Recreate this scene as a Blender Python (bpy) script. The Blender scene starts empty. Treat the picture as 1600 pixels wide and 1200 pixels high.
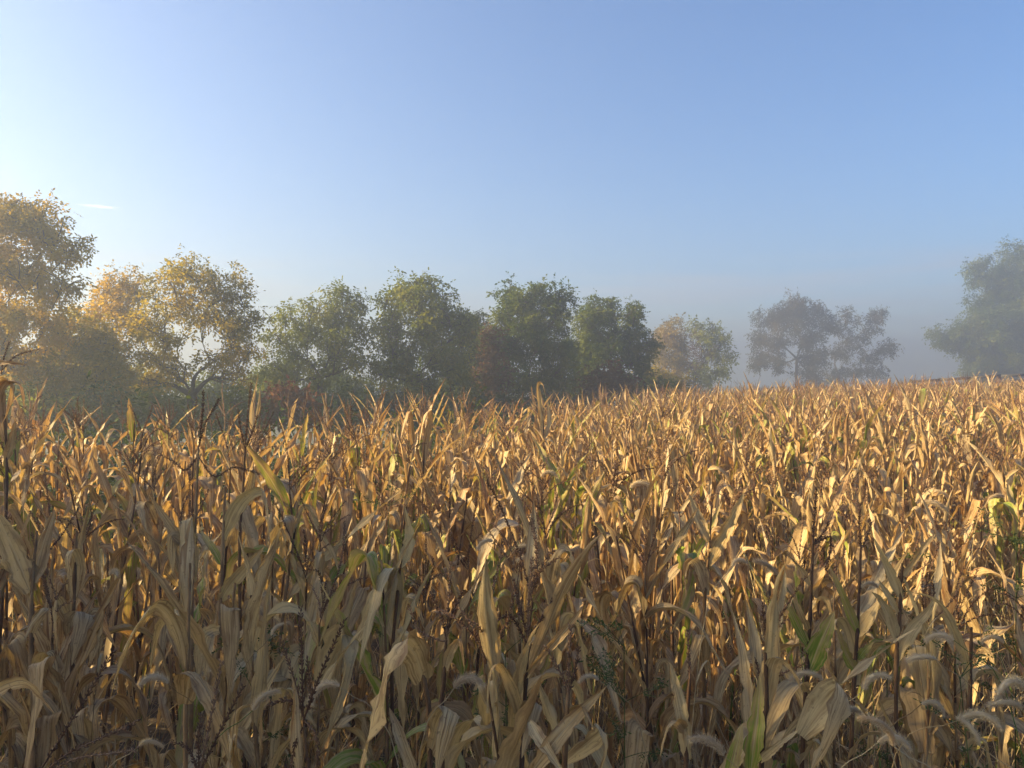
import bpy, math
import numpy as np

# ------------------------------------------------------------------ camera, sky, sun, exposure
scene = bpy.context.scene
COL = scene.collection
R = math.radians
F = 1209.0            # focal length in pixels of the 1600 px wide photograph
CAMZ = 2.5
cam = bpy.data.objects.new('camera', bpy.data.cameras.new('camera'))
COL.objects.link(cam)
cam.location = (0, 0, CAMZ)
cam.rotation_euler = (R(90), 0, 0)
cam.data.sensor_width = 36.0
cam.data.lens = 36.0 * F / 1600.0
cam.data.clip_start = 0.05
cam.data.clip_end = 5000
scene.camera = cam

SUN_AZ = 88.0         # degrees to the left of the view axis
SUN_EL = 22.0
sd = np.array([-math.sin(R(SUN_AZ)) * math.cos(R(SUN_EL)), math.cos(R(SUN_AZ)) * math.cos(R(SUN_EL)), math.sin(R(SUN_EL))])
sun = bpy.data.objects.new('sun', bpy.data.lights.new('sun', 'SUN'))
COL.objects.link(sun)
from mathutils import Vector
sun.rotation_euler = Vector(sd).to_track_quat('Z', 'Y').to_euler()
sun.data.energy = 5.0
sun.data.angle = R(0.6)
sun.data.color = (1.0, 0.75, 0.37)

world = bpy.data.worlds.new('World')
scene.world = world
world.use_nodes = True
wn, wl = world.node_tree.nodes, world.node_tree.links
wn.clear()
w_out = wn.new('ShaderNodeOutputWorld')
w_bg = wn.new('ShaderNodeBackground')
w_bg.inputs['Strength'].default_value = 0.05
sky = wn.new('ShaderNodeTexSky')
sky.sky_type = 'NISHITA'
sky.sun_disc = False
sky.sun_elevation = R(SUN_EL)
sky.sun_rotation = R(-SUN_AZ)
sky.altitude = 200
sky.air_density = 1.0
sky.dust_density = 0.3
sky.ozone_density = 3.0
# thin low cloud: a stratus band close to the horizon and a small streak
w_tc = wn.new('ShaderNodeTexCoord')
w_sep = wn.new('ShaderNodeSeparateXYZ')
wl.new(w_tc.outputs['Generated'], w_sep.inputs[0])
w_map = wn.new('ShaderNodeMapping')
w_map.inputs['Scale'].default_value = (3.0, 3.0, 38.0)
wl.new(w_tc.outputs['Generated'], w_map.inputs['Vector'])
w_no = wn.new('ShaderNodeTexNoise')
w_no.inputs['Scale'].default_value = 1.5
w_no.inputs['Detail'].default_value = 6
wl.new(w_map.outputs[0], w_no.inputs['Vector'])
w_r1 = wn.new('ShaderNodeMapRange')
w_r1.inputs[1].default_value = 0.42; w_r1.inputs[2].default_value = 0.62
wl.new(w_no.outputs['Fac'], w_r1.inputs[0])
w_r2 = wn.new('ShaderNodeMapRange')       # band of elevation
w_r2.interpolation_type = 'SMOOTHSTEP'
w_r2.inputs[1].default_value = 0.165; w_r2.inputs[2].default_value = 0.125
wl.new(w_sep.outputs['Z'], w_r2.inputs[0])
w_m = wn.new('ShaderNodeMath'); w_m.operation = 'MULTIPLY'
wl.new(w_r1.outputs[0], w_m.inputs[0]); wl.new(w_r2.outputs[0], w_m.inputs[1])
w_m2 = wn.new('ShaderNodeMath'); w_m2.operation = 'MULTIPLY'; w_m2.inputs[1].default_value = 0.55
wl.new(w_m.outputs[0], w_m2.inputs[0])
w_mix = wn.new('ShaderNodeMix'); w_mix.data_type = 'RGBA'
wl.new(w_m2.outputs[0], w_mix.inputs['Factor'])
w_hs = wn.new('ShaderNodeHueSaturation')
w_hs.inputs['Saturation'].default_value = 1.16
w_hs.inputs['Hue'].default_value = 0.505
wl.new(sky.outputs[0], w_hs.inputs['Color'])
wl.new(w_hs.outputs[0], w_mix.inputs[6])
w_mix.inputs[7].default_value = (3.3, 3.7, 4.5, 1)
# the little bright streak, a cloud in one direction
cd = np.array([(155 - 800) / F, 1.0, (600 - 323) / F]); cd /= np.linalg.norm(cd)
w_sub = wn.new('ShaderNodeVectorMath'); w_sub.operation = 'SUBTRACT'
wl.new(w_tc.outputs['Generated'], w_sub.inputs[0]); w_sub.inputs[1].default_value = tuple(cd)
w_mp2 = wn.new('ShaderNodeVectorMath'); w_mp2.operation = 'MULTIPLY'
w_mp2.inputs[1].default_value = (44, 44, 420)
wl.new(w_sub.outputs[0], w_mp2.inputs[0])
w_len = wn.new('ShaderNodeVectorMath'); w_len.operation = 'LENGTH'
wl.new(w_mp2.outputs[0], w_len.inputs[0])
w_n2 = wn.new('ShaderNodeTexNoise'); w_n2.inputs['Scale'].default_value = 1.6; w_n2.inputs['Detail'].default_value = 4
wl.new(w_mp2.outputs[0], w_n2.inputs['Vector'])
w_ad = wn.new('ShaderNodeMath'); w_ad.operation = 'MULTIPLY_ADD'; w_ad.inputs[1].default_value = 2.2
wl.new(w_n2.outputs['Fac'], w_ad.inputs[0]); wl.new(w_len.outputs['Value'], w_ad.inputs[2])
w_r3 = wn.new('ShaderNodeMapRange'); w_r3.interpolation_type = 'SMOOTHSTEP'
w_r3.inputs[1].default_value = 2.1; w_r3.inputs[2].default_value = 0.7; w_r3.inputs[4].default_value = 0.8
wl.new(w_ad.outputs[0], w_r3.inputs[0])
w_mix2 = wn.new('ShaderNodeMix'); w_mix2.data_type = 'RGBA'
wl.new(w_r3.outputs[0], w_mix2.inputs['Factor'])
wl.new(w_mix.outputs[2], w_mix2.inputs[6])
w_mix2.inputs[7].default_value = (9.5, 8.6, 7.6, 1)
wl.new(w_mix2.outputs[2], w_bg.inputs['Color'])
wl.new(w_bg.outputs[0], w_out.inputs['Surface'])

scene.view_settings.view_transform = 'Standard'
scene.view_settings.look = 'None'
scene.view_settings.gamma = 1.0
scene.view_settings.use_curve_mapping = False
scene.view_settings.exposure = 2.3
scene.cycles.use_denoising = True
scene.cycles.max_bounces = 6
scene.cycles.diffuse_bounces = 3
scene.cycles.transmission_bounces = 4
scene.cycles.volume_bounces = 1
scene.cycles.use_adaptive_sampling = True
scene.cycles.adaptive_threshold = 0.01

HAZE_DENSITY = 0.0088
HAZE_G = 0.62
HAZE_COLOR = (0.52, 0.60, 0.74)

rng = np.random.default_rng(11)

# ------------------------------------------------------------------ helpers
def px(x, y, d):
    """point seen at pixel (x, y) of the photograph at distance d along the view axis"""
    return np.array([(x - 800.0) / F * d, d, CAMZ - (y - 600.0) / F * d])

EDGE = [(-40, 8.8), (-5.8, 9.3), (-2.4, 10.5), (-1.0, 14.0), (1.8, 20.0), (4.6, 26.5), (11.2, 34.0), (18.9, 37.5), (24.5, 36.5), (60, 36)]
def edge_y(x):
    return np.interp(x, [e[0] for e in EDGE], [e[1] for e in EDGE])

def smooth(a, b, v):
    t = np.clip((np.asarray(v, float) - a) / (b - a), 0, 1)
    return t * t * (3 - 2 * t)

def ground_h(x, y):
    x = np.asarray(x, float); y = np.asarray(y, float)
    h = 0.026 * np.clip(x + 2, 0, 45) * smooth(2, 9, y)
    over = y - edge_y(x)
    left = 1 - smooth(9, 20, x)
    h = h - 1.6 * smooth(1.0, 14, over) * left * smooth(4, 12, y)
    h = h + 0.5 * smooth(3, 10, over) * smooth(14, 22, x)
    h = h + 0.05 * np.sin(x * 0.9 + 1.3) * np.cos(y * 0.7) * smooth(60, 20, np.hypot(x, y)) 
    return h

def tag(o, label=None, cat=None, group=None, kind=None):
    if label: o['label'] = label
    if cat: o['category'] = cat
    if group: o['group'] = group
    if kind: o['kind'] = kind
    return o

def empty(name, loc):
    o = bpy.data.objects.new(name, None)
    o.location = loc
    o.empty_display_size = 0.1
    COL.objects.link(o)
    return o

def mesh_from(name, verts, faces, mats, mat_index=None, luv=None, rnd=None, smooth_shade=True):
    """faces: int array (n,4) or (n,3), or list of them"""
    me = bpy.data.meshes.new(name)
    if not isinstance(faces, list):
        faces = [faces]
    faces = [np.asarray(f, np.int32) for f in faces if len(f)]
    verts = np.asarray(verts, np.float32)
    nl = sum(f.size for f in faces); nf = sum(len(f) for f in faces)
    me.vertices.add(len(verts)); me.loops.add(nl); me.polygons.add(nf)
    me.vertices.foreach_set('co', verts.ravel())
    me.loops.foreach_set('vertex_index', np.concatenate([f.ravel() for f in faces]))
    tot = np.concatenate([np.full(len(f), f.shape[1], np.int32) for f in faces])
    start = np.concatenate([[0], np.cumsum(tot)[:-1]]).astype(np.int32)
    me.polygons.foreach_set('loop_start', start)
    if smooth_shade:
        me.polygons.foreach_set('use_smooth', np.ones(nf, bool))
    for m in mats:
        me.materials.append(m)
    if mat_index is not None:
        me.polygons.foreach_set('material_index', np.asarray(mat_index, np.int32))
    if luv is not None:
        a = me.attributes.new('luv', 'FLOAT_VECTOR', 'POINT')
        a.data.foreach_set('vector', np.asarray(luv, np.float32).ravel())
    if rnd is not None:
        a = me.attributes.new('rnd', 'FLOAT', 'POINT')
        a.data.foreach_set('value', np.asarray(rnd, np.float32).ravel())
    me.update(calc_edges=True)
    return me

def link(name, me, parent=None, loc=None, rot=None, scale=None):
    o = bpy.data.objects.new(name, me)
    COL.objects.link(o)
    if parent is not None:
        o.parent = parent
    if loc is not None: o.location = loc
    if rot is not None: o.rotation_euler = rot
    if scale is not None: o.scale = scale
    return o

def unit(v):
    v = np.asarray(v, float)
    return v / np.maximum(np.linalg.norm(v, axis=-1, keepdims=True), 1e-9)

def grid_faces(n, m, closed=False, off=0):
    i = np.arange(n - 1)[:, None]
    j = np.arange(m if closed else m - 1)[None, :]
    a = i * m + j
    b = i * m + (j + 1) % m
    return (np.stack([a, b, b + m, a + m], -1).reshape(-1, 4) + off).astype(np.int32)

def catmull(P, n):
    P = np.asarray(P, float)
    Q = np.vstack([2 * P[0] - P[1], P, 2 * P[-1] - P[-2]])
    k = len(P) - 1
    t = np.linspace(0, k - 1e-6, n)
    i = t.astype(int); f = (t - i)[:, None]
    p0, p1, p2, p3 = Q[i], Q[i + 1], Q[i + 2], Q[i + 3]
    return 0.5 * (2 * p1 + (p2 - p0) * f + (2 * p0 - 5 * p1 + 4 * p2 - p3) * f ** 2 + (3 * p1 - p0 - 3 * p2 + p3) * f ** 3)

def tube(P, rad, sides=5, cap=True):
    """tapered tube along P; returns verts, quads"""
    P = np.asarray(P, float); n = len(P)
    rad = np.broadcast_to(np.asarray(rad, float), (n,))
    T = unit(np.gradient(P, axis=0))
    ref = np.array([0.31, 0.95, 0.07]) if abs(T[0][2]) > 0.8 else np.array([0.05, 0.1, 1.0])
    A = unit(np.cross(T, ref)); B = np.cross(T, A)
    a = np.linspace(0, 2 * np.pi, sides, endpoint=False)
    V = P[:, None] + rad[:, None, None] * (np.cos(a)[None, :, None] * A[:, None] + np.sin(a)[None, :, None] * B[:, None])
    return V.reshape(-1, 3), grid_faces(n, sides, True)

class Acc:
    """collects vertices and quads (with materials and attributes) for one mesh"""
    def __init__(s):
        s.v, s.f, s.m, s.l, s.r, s.n = [], [], [], [], [], 0
    def add(s, v, f, mat=0, luv=None, rnd=0.0):
        v = np.asarray(v, float)
        s.v.append(v); s.f.append(np.asarray(f) + s.n)
        s.m.append(np.full(len(f), mat, np.int32))
        s.l.append(np.zeros((len(v), 3)) if luv is None else luv)
        s.r.append(np.broadcast_to(np.asarray(rnd, float), (len(v),)).copy())
        s.n += len(v)
    def arrays(s):
        return (np.vstack(s.v), np.vstack(s.f), np.concatenate(s.m), np.vstack(s.l), np.concatenate(s.r))
    def mesh(s, name, mats, **k):
        v, f, m, l, r = s.arrays()
        return mesh_from(name, v, f, mats, m, l, r, **k)

# ------------------------------------------------------------------ materials
def new_mat(name):
    m = bpy.data.materials.new(name)
    m.use_nodes = True
    m.node_tree.nodes.clear()
    return m, m.node_tree.nodes, m.node_tree.links

def ramp(nodes, stops):
    r = nodes.new('ShaderNodeValToRGB')
    e = r.color_ramp.elements
    while len(e) < len(stops):
        e.new(0.5)
    for el, (p, c) in zip(e, stops):
        el.position = p; el.color = (*c, 1)
    return r

def rnd_value(n, l, mul=1.0):
    at = n.new('ShaderNodeAttribute'); at.attribute_name = 'rnd'
    oi = n.new('ShaderNodeObjectInfo')
    ad = n.new('ShaderNodeMath'); ad.operation = 'ADD'
    l.new(at.outputs['Fac'], ad.inputs[0]); l.new(oi.outputs['Random'], ad.inputs[1])
    fr = n.new('ShaderNodeMath'); fr.operation = 'FRACT'
    l.new(ad.outputs[0], fr.inputs[0])
    return fr.outputs[0]

def mixc(n, l, fac, a, b, blend='MIX'):
    mx = n.new('ShaderNodeMix'); mx.data_type = 'RGBA'; mx.blend_type = blend
    for sock, v in ((mx.inputs['Factor'], fac), (mx.inputs[6], a), (mx.inputs[7], b)):
        if hasattr(v, 'is_output'):
            l.new(v, sock)
        else:
            sock.default_value = v if isinstance(v, (int, float)) else (*v, 1)
    return mx.outputs[2]

def maprange(n, l, v, a, b, c=0.0, d=1.0):
    m = n.new('ShaderNodeMapRange')
    m.inputs[1].default_value = a; m.inputs[2].default_value = b; m.inputs[3].default_value = c; m.inputs[4].default_value = d
    l.new(v, m.inputs[0])
    return m.outputs[0]

def math_(n, l, op, a, b=None):
    m = n.new('ShaderNodeMath'); m.operation = op
    for s, v in zip(m.inputs, (a, b)):
        if v is None: continue
        if hasattr(v, 'is_output'): l.new(v, s)
        else: s.default_value = v
    return m.outputs[0]

def leafy_shader(n, l, color, rough=0.55, transl=0.35, spec=0.25, bump=None, tr_tint=(1.0, 0.86, 0.6)):
    b = n.new('ShaderNodeBsdfPrincipled')
    b.inputs['Roughness'].default_value = rough
    b.inputs['Specular IOR Level'].default_value = spec
    l.new(color, b.inputs['Base Color'])
    if bump is not None: l.new(bump, b.inputs['Normal'])
    t = n.new('ShaderNodeBsdfTranslucent')
    l.new(mixc(n, l, 1.0, color, tr_tint, 'MULTIPLY'), t.inputs['Color'])
    mx = n.new('ShaderNodeMixShader'); mx.inputs[0].default_value = transl
    l.new(b.outputs[0], mx.inputs[1]); l.new(t.outputs[0], mx.inputs[2])
    o = n.new('ShaderNodeOutputMaterial')
    l.new(mx.outputs[0], o.inputs['Surface'])

def corn_leaf_material():
    m, n, l = new_mat('dry_corn_leaf')
    at = n.new('ShaderNodeAttribute'); at.attribute_name = 'luv'
    sep = n.new('ShaderNodeSeparateXYZ'); l.new(at.outputs['Vector'], sep.inputs[0])
    u, v, g = sep.outputs
    rv = rnd_value(n, l)
    base = ramp(n, [(0.0, (0.53, 0.375, 0.17)), (0.2, (0.62, 0.47, 0.245)), (0.4, (0.50, 0.315, 0.125)), (0.55, (0.58, 0.44, 0.245)),
                    (0.72, (0.42, 0.25, 0.11)), (0.86, (0.62, 0.49, 0.295)), (1.0, (0.50, 0.40, 0.25))])
    l.new(rv, base.inputs[0])
    # long streaks that follow the veins
    cv = n.new('ShaderNodeCombineXYZ')
    l.new(math_(n, l, 'MULTIPLY', u, 7.0), cv.inputs[0]); l.new(math_(n, l, 'MULTIPLY', v, 4.6), cv.inputs[1])
    l.new(math_(n, l, 'MULTIPLY', rv, 37.0), cv.inputs[2])
    ns = n.new('ShaderNodeTexNoise'); ns.inputs['Scale'].default_value = 1.0; ns.inputs['Detail'].default_value = 5; ns.inputs['Roughness'].default_value = 0.65
    l.new(cv.outputs[0], ns.inputs['Vector'])
    c = mixc(n, l, maprange(n, l, ns.outputs['Fac'], 0.47, 0.66, 0, 0.9), base.outputs[0], (0.14, 0.07, 0.028))
    c = mixc(n, l, maprange(n, l, ns.outputs['Fac'], 0.46, 0.30, 0, 0.7), c, (0.68, 0.53, 0.30))
    # brown blotches and dry brown tip and margins
    cb = n.new('ShaderNodeCombineXYZ')
    l.new(math_(n, l, 'MULTIPLY', u, 5.0), cb.inputs[0]); l.new(math_(n, l, 'MULTIPLY', v, 1.3), cb.inputs[1])
    l.new(math_(n, l, 'MULTIPLY_ADD', rv, 91.0), cb.inputs[2])
    nb = n.new('ShaderNodeTexNoise'); nb.inputs['Scale'].default_value = 1.4; nb.inputs['Detail'].default_value = 3
    l.new(cb.outputs[0], nb.inputs['Vector'])
    c = mixc(n, l, maprange(n, l, nb.outputs['Fac'], 0.54, 0.68, 0, 0.75), c, (0.20, 0.10, 0.045))
    edge = math_(n, l, 'MULTIPLY', math_(n, l, 'POWER', math_(n, l, 'ABSOLUTE', v), 4.0), nb.outputs['Fac'])
    c = mixc(n, l, math_(n, l, 'MULTIPLY', edge, 0.7), c, (0.24, 0.12, 0.05))
    ge = n.new('ShaderNodeNewGeometry')
    nsp = n.new('ShaderNodeTexNoise'); nsp.inputs['Scale'].default_value = 95; nsp.inputs['Detail'].default_value = 2
    l.new(ge.outputs['Position'], nsp.inputs['Vector'])
    c = mixc(n, l, maprange(n, l, nsp.outputs['Fac'], 0.62, 0.74, 0, 0.6), c, (0.10, 0.055, 0.03))
    npt = n.new('ShaderNodeTexNoise'); npt.inputs['Scale'].default_value = 0.55; npt.inputs['Detail'].default_value = 3
    l.new(ge.outputs['Position'], npt.inputs['Vector'])
    c = mixc(n, l, maprange(n, l, npt.outputs['Fac'], 0.5, 0.72, 0, 0.45), c, (0.60, 0.50, 0.27))
    c = mixc(n, l, maprange(n, l, npt.outputs['Fac'], 0.48, 0.3, 0, 0.4), c, (0.34, 0.17, 0.06))
    # green that is left, strongest along the lower middle of the blade
    gf = math_(n, l, 'MULTIPLY', g, maprange(n, l, ns.outputs['Fac'], 0.62, 0.40))
    gcol = ramp(n, [(0.0, (0.40, 0.36, 0.05)), (0.5, (0.24, 0.29, 0.045)), (1.0, (0.12, 0.20, 0.03))])
    l.new(gf, gcol.inputs[0])
    c = mixc(n, l, maprange(n, l, gf, 0.08, 0.5), c, gcol.outputs[0])
    # pale midrib
    c = mixc(n, l, maprange(n, l, math_(n, l, 'ABSOLUTE', v), 0.09, 0.03, 0, 0.55), c, (0.58, 0.46, 0.27))
    bp = n.new('ShaderNodeBump'); bp.inputs['Strength'].default_value = 0.2; bp.inputs['Distance'].default_value = 0.004
    cw = n.new('ShaderNodeCombineXYZ')
    l.new(math_(n, l, 'MULTIPLY', v, 16.0), cw.inputs[1]); l.new(math_(n, l, 'MULTIPLY', u, 1.5), cw.inputs[0])
    nw = n.new('ShaderNodeTexNoise'); nw.inputs['Scale'].default_value = 1.0; nw.inputs['Detail'].default_value = 2
    l.new(cw.outputs[0], nw.inputs['Vector'])
    l.new(nw.outputs['Fac'], bp.inputs['Height'])
    leafy_shader(n, l, c, 0.5, 0.33, 0.3, bp.outputs[0], (1.0, 0.86, 0.50))
    return m

def stem_material(name, stops, scale=14.0, rough=0.7):
    m, n, l = new_mat(name)
    tc = n.new('ShaderNodeTexCoord')
    ns = n.new('ShaderNodeTexNoise'); ns.inputs['Scale'].default_value = scale; ns.inputs['Detail'].default_value = 4
    l.new(tc.outputs['Object'], ns.inputs['Vector'])
    rv = rnd_value(n, l)
    f = math_(n, l, 'ADD', math_(n, l, 'MULTIPLY', ns.outputs['Fac'], 0.7), math_(n, l, 'MULTIPLY', rv, 0.35))
    rp = ramp(n, stops); l.new(f, rp.inputs[0])
    b = n.new('ShaderNodeBsdfPrincipled'); b.inputs['Roughness'].default_value = rough
    b.inputs['Specular IOR Level'].default_value = 0.25
    l.new(rp.outputs[0], b.inputs['Base Color'])
    bp = n.new('ShaderNodeBump'); bp.inputs['Strength'].default_value = 0.5; bp.inputs['Distance'].default_value = 0.01
    l.new(ns.outputs['Fac'], bp.inputs['Height']); l.new(bp.outputs[0], b.inputs['Normal'])
    o = n.new('ShaderNodeOutputMaterial'); l.new(b.outputs[0], o.inputs['Surface'])
    return m

def foliage_material(name, stops, transl=0.35, tint=(1.0, 0.95, 0.45), scale=0.5):
    m, n, l = new_mat(name)
    tc = n.new('ShaderNodeTexCoord')
    ns = n.new('ShaderNodeTexNoise'); ns.inputs['Scale'].default_value = scale; ns.inputs['Detail'].default_value = 3
    l.new(tc.outputs['Object'], ns.inputs['Vector'])
    at = n.new('ShaderNodeAttribute'); at.attribute_name = 'rnd'
    f = math_(n, l, 'ADD', math_(n, l, 'MULTIPLY', maprange(n, l, ns.outputs['Fac'], 0.3, 0.7), 0.6), math_(n, l, 'MULTIPLY', at.outputs['Fac'], 0.4))
    rp = ramp(n, stops); l.new(f, rp.inputs[0])
    leafy_shader(n, l, rp.outputs[0], 0.7, transl, 0.06, None, tint)
    return m

M_LEAF = corn_leaf_material()
M_STALK = stem_material('corn_stalk', [(0.25, (0.045, 0.024, 0.015)), (0.45, (0.11, 0.058, 0.028)), (0.65, (0.26, 0.16, 0.075)), (0.85, (0.40, 0.28, 0.14))], 9)
M_TASSEL = stem_material('corn_tassel', [(0.25, (0.06, 0.028, 0.016)), (0.55, (0.15, 0.08, 0.042)), (0.85, (0.30, 0.19, 0.11))], 60)
M_BARK = stem_material('tree_bark', [(0.3, (0.035, 0.026, 0.02)), (0.6, (0.075, 0.058, 0.045)), (0.9, (0.12, 0.10, 0.08))], 4, 0.9)
M_WOOD = stem_material('fence_wood', [(0.3, (0.03, 0.028, 0.026)), (0.6, (0.06, 0.056, 0.05)), (0.9, (0.11, 0.10, 0.09))], 5, 0.85)

def grass_blade_material():
    m, n, l = new_mat('dry_grass_blade')
    rv = rnd_value(n, l)
    rp = ramp(n, [(0.0, (0.22, 0.15, 0.07)), (0.3, (0.36, 0.27, 0.145)), (0.62, (0.54, 0.45, 0.28)), (0.86, (0.38, 0.30, 0.15)), (0.9, (0.12, 0.17, 0.04)), (1.0, (0.09, 0.15, 0.035))])
    l.new(rv, rp.inputs[0])
    leafy_shader(n, l, rp.outputs[0], 0.6, 0.3, 0.2)
    return m
M_GRASS = grass_blade_material()

def bristle_material():
    m, n, l = new_mat('foxtail_bristles')
    rv = rnd_value(n, l)
    rp = ramp(n, [(0.0, (0.60, 0.50, 0.34)), (0.5, (0.74, 0.66, 0.50)), (1.0, (0.52, 0.40, 0.26))])
    l.new(rv, rp.inputs[0])
    leafy_shader(n, l, rp.outputs[0], 0.5, 0.5, 0.3, None, (1.0, 0.9, 0.7))
    return m
M_BRISTLE = bristle_material()
M_WEED = foliage_material('green_weed_leaf', [(0.1, (0.06, 0.085, 0.03)), (0.9, (0.13, 0.15, 0.055))], 0.35, (0.9, 1.0, 0.4), 6)

FOL = {
    'ochre': foliage_material('ochre_foliage', [(0.1, (0.16, 0.13, 0.010)), (0.45, (0.36, 0.26, 0.012)), (0.8, (0.50, 0.32, 0.016)), (1.0, (0.50, 0.25, 0.014))], 0.6, (1.0, 0.9, 0.3)),
    'gold': foliage_material('golden_olive_foliage', [(0.1, (0.11, 0.12, 0.012)), (0.45, (0.23, 0.20, 0.016)), (0.8, (0.40, 0.29, 0.02)), (1.0, (0.45, 0.28, 0.022))], 0.6, (1.0, 0.92, 0.3)),
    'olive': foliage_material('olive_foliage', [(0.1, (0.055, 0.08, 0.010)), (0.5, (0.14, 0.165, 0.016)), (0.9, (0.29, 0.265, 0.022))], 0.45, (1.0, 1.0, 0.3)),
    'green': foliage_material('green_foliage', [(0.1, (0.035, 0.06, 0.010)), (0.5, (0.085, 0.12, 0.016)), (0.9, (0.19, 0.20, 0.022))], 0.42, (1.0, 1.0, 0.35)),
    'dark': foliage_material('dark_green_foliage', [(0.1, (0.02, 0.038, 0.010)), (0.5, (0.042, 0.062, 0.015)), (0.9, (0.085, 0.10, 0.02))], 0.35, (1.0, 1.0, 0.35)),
    'orange': foliage_material('orange_foliage', [(0.1, (0.14, 0.12, 0.025)), (0.5, (0.24, 0.175, 0.035)), (0.9, (0.33, 0.22, 0.045))], 0.4),
    'umber': foliage_material('umber_foliage', [(0.1, (0.035, 0.035, 0.018)), (0.5, (0.065, 0.058, 0.026)), (0.9, (0.13, 0.095, 0.035))], 0.35),
    'rust': foliage_material('rust_foliage', [(0.1, (0.07, 0.04, 0.02)), (0.5, (0.12, 0.065, 0.026)), (0.9, (0.17, 0.10, 0.035))], 0.35),
    'red': foliage_material('red_foliage', [(0.1, (0.08, 0.06, 0.016)), (0.5, (0.16, 0.06, 0.02)), (0.9, (0.24, 0.09, 0.025))], 0.3),
}

# ------------------------------------------------------------------ ground
def build_ground():
    s = np.concatenate([-np.geomspace(1, 420, 60)[::-1] * 1.0, np.linspace(-0.9, 0.9, 7), np.geomspace(1, 420, 60)])
    xs = s; ys = s + 8
    X, Y = np.meshgrid(xs, ys)
    Z = ground_h(X, Y)
    Z = Z + 0.02 * np.sin(X * 5.1) * np.sin(Y * 4.3)
    V = np.stack([X, Y, Z], -1).reshape(-1, 3)
    m, n, l = new_mat('field_soil_and_meadow')
    tc = n.new('ShaderNodeTexCoord')
    n1 = n.new('ShaderNodeTexNoise'); n1.inputs['Scale'].default_value = 6; n1.inputs['Detail'].default_value = 8
    n2 = n.new('ShaderNodeTexNoise'); n2.inputs['Scale'].default_value = 0.35; n2.inputs['Detail'].default_value = 5
    l.new(tc.outputs['Object'], n1.inputs['Vector']); l.new(tc.outputs['Object'], n2.inputs['Vector'])
    soil = ramp(n, [(0.3, (0.035, 0.024, 0.015)), (0.55, (0.075, 0.052, 0.03)), (0.75, (0.16, 0.11, 0.06))])
    l.new(n1.outputs['Fac'], soil.inputs[0])
    mead = ramp(n, [(0.3, (0.05, 0.05, 0.02)), (0.6, (0.085, 0.075, 0.03)), (0.8, (0.14, 0.11, 0.05))])
    l.new(n2.outputs['Fac'], mead.inputs[0])
    at = n.new('ShaderNodeAttribute'); at.attribute_name = 'rnd'
    c = mixc(n, l, at.outputs['Fac'], soil.outputs[0], mead.outputs[0])
    b = n.new('ShaderNodeBsdfPrincipled'); b.inputs['Roughness'].default_value = 0.95
    l.new(c, b.inputs['Base Color'])
    bp = n.new('ShaderNodeBump'); bp.inputs['Strength'].default_value = 0.8; bp.inputs['Distance'].default_value = 0.05
    l.new(n1.outputs['Fac'], bp.inputs['Height']); l.new(bp.outputs[0], b.inputs['Normal'])
    o = n.new('ShaderNodeOutputMaterial'); l.new(b.outputs[0], o.inputs['Surface'])
    over = smooth(0.3, 2.0, Y - edge_y(X)).reshape(-1)
    me = mesh_from('ground', V, grid_faces(len(ys), len(xs)), [m], None, None, over)
    tag(link('ground', me), kind='structure')
build_ground()

# ------------------------------------------------------------------ trees
def compound_leaves(P, D, L, r, rs, nl=7, width=0.36, face=None):
    """drooping compound leaves: rachis start P, direction D, length L; leaflets as folded diamonds"""
    n = len(P)
    D = unit(D)
    side = unit(np.cross(D, rs.normal(size=(n, 3)) * 0.5 + np.array([0, 0, 1.0])))
    t = np.linspace(0.15, 1.0, nl)
    sgn = np.array([1, -1] * nl)[:nl]; sgn[-1] = 0
    droop = np.array([0, 0, -1.0])
    base = P[:, None] + D[:, None] * (t[None, :, None] * L[:, None, None]) + droop * (t[None, :, None] ** 2 * L[:, None, None] * 0.22)
    ld = unit(side[:, None] * sgn[None, :, None] * 0.9 + D[:, None] * np.where(sgn == 0, 1.0, 0.55)[None, :, None] + droop * 0.25 + rs.normal(size=(n, nl, 3)) * 0.3)
    ll = L[:, None, None] * 0.42 * rs.uniform(0.75, 1.2, size=(n, nl, 1))
    up = np.array([0, 0, 1.0]) if face is None else (face * 0.8 + np.array([0, 0, 0.4]))[:, None]
    lw = unit(np.cross(ld, rs.normal(size=(n, nl, 3)) * (0.6 if face is None else 0.55) + up))
    a = base
    b = base + ld * ll * 0.45 + lw * ll * width * 0.5
    c = base + ld * ll
    d = base + ld * ll * 0.45 - lw * ll * width * 0.5
    V = np.stack([a, b, c, d], 2).reshape(-1, 3)
    Fq = np.arange(len(V)).reshape(-1, 4)
    rr = np.repeat(r, nl * 4)
    return V, Fq, rr

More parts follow.
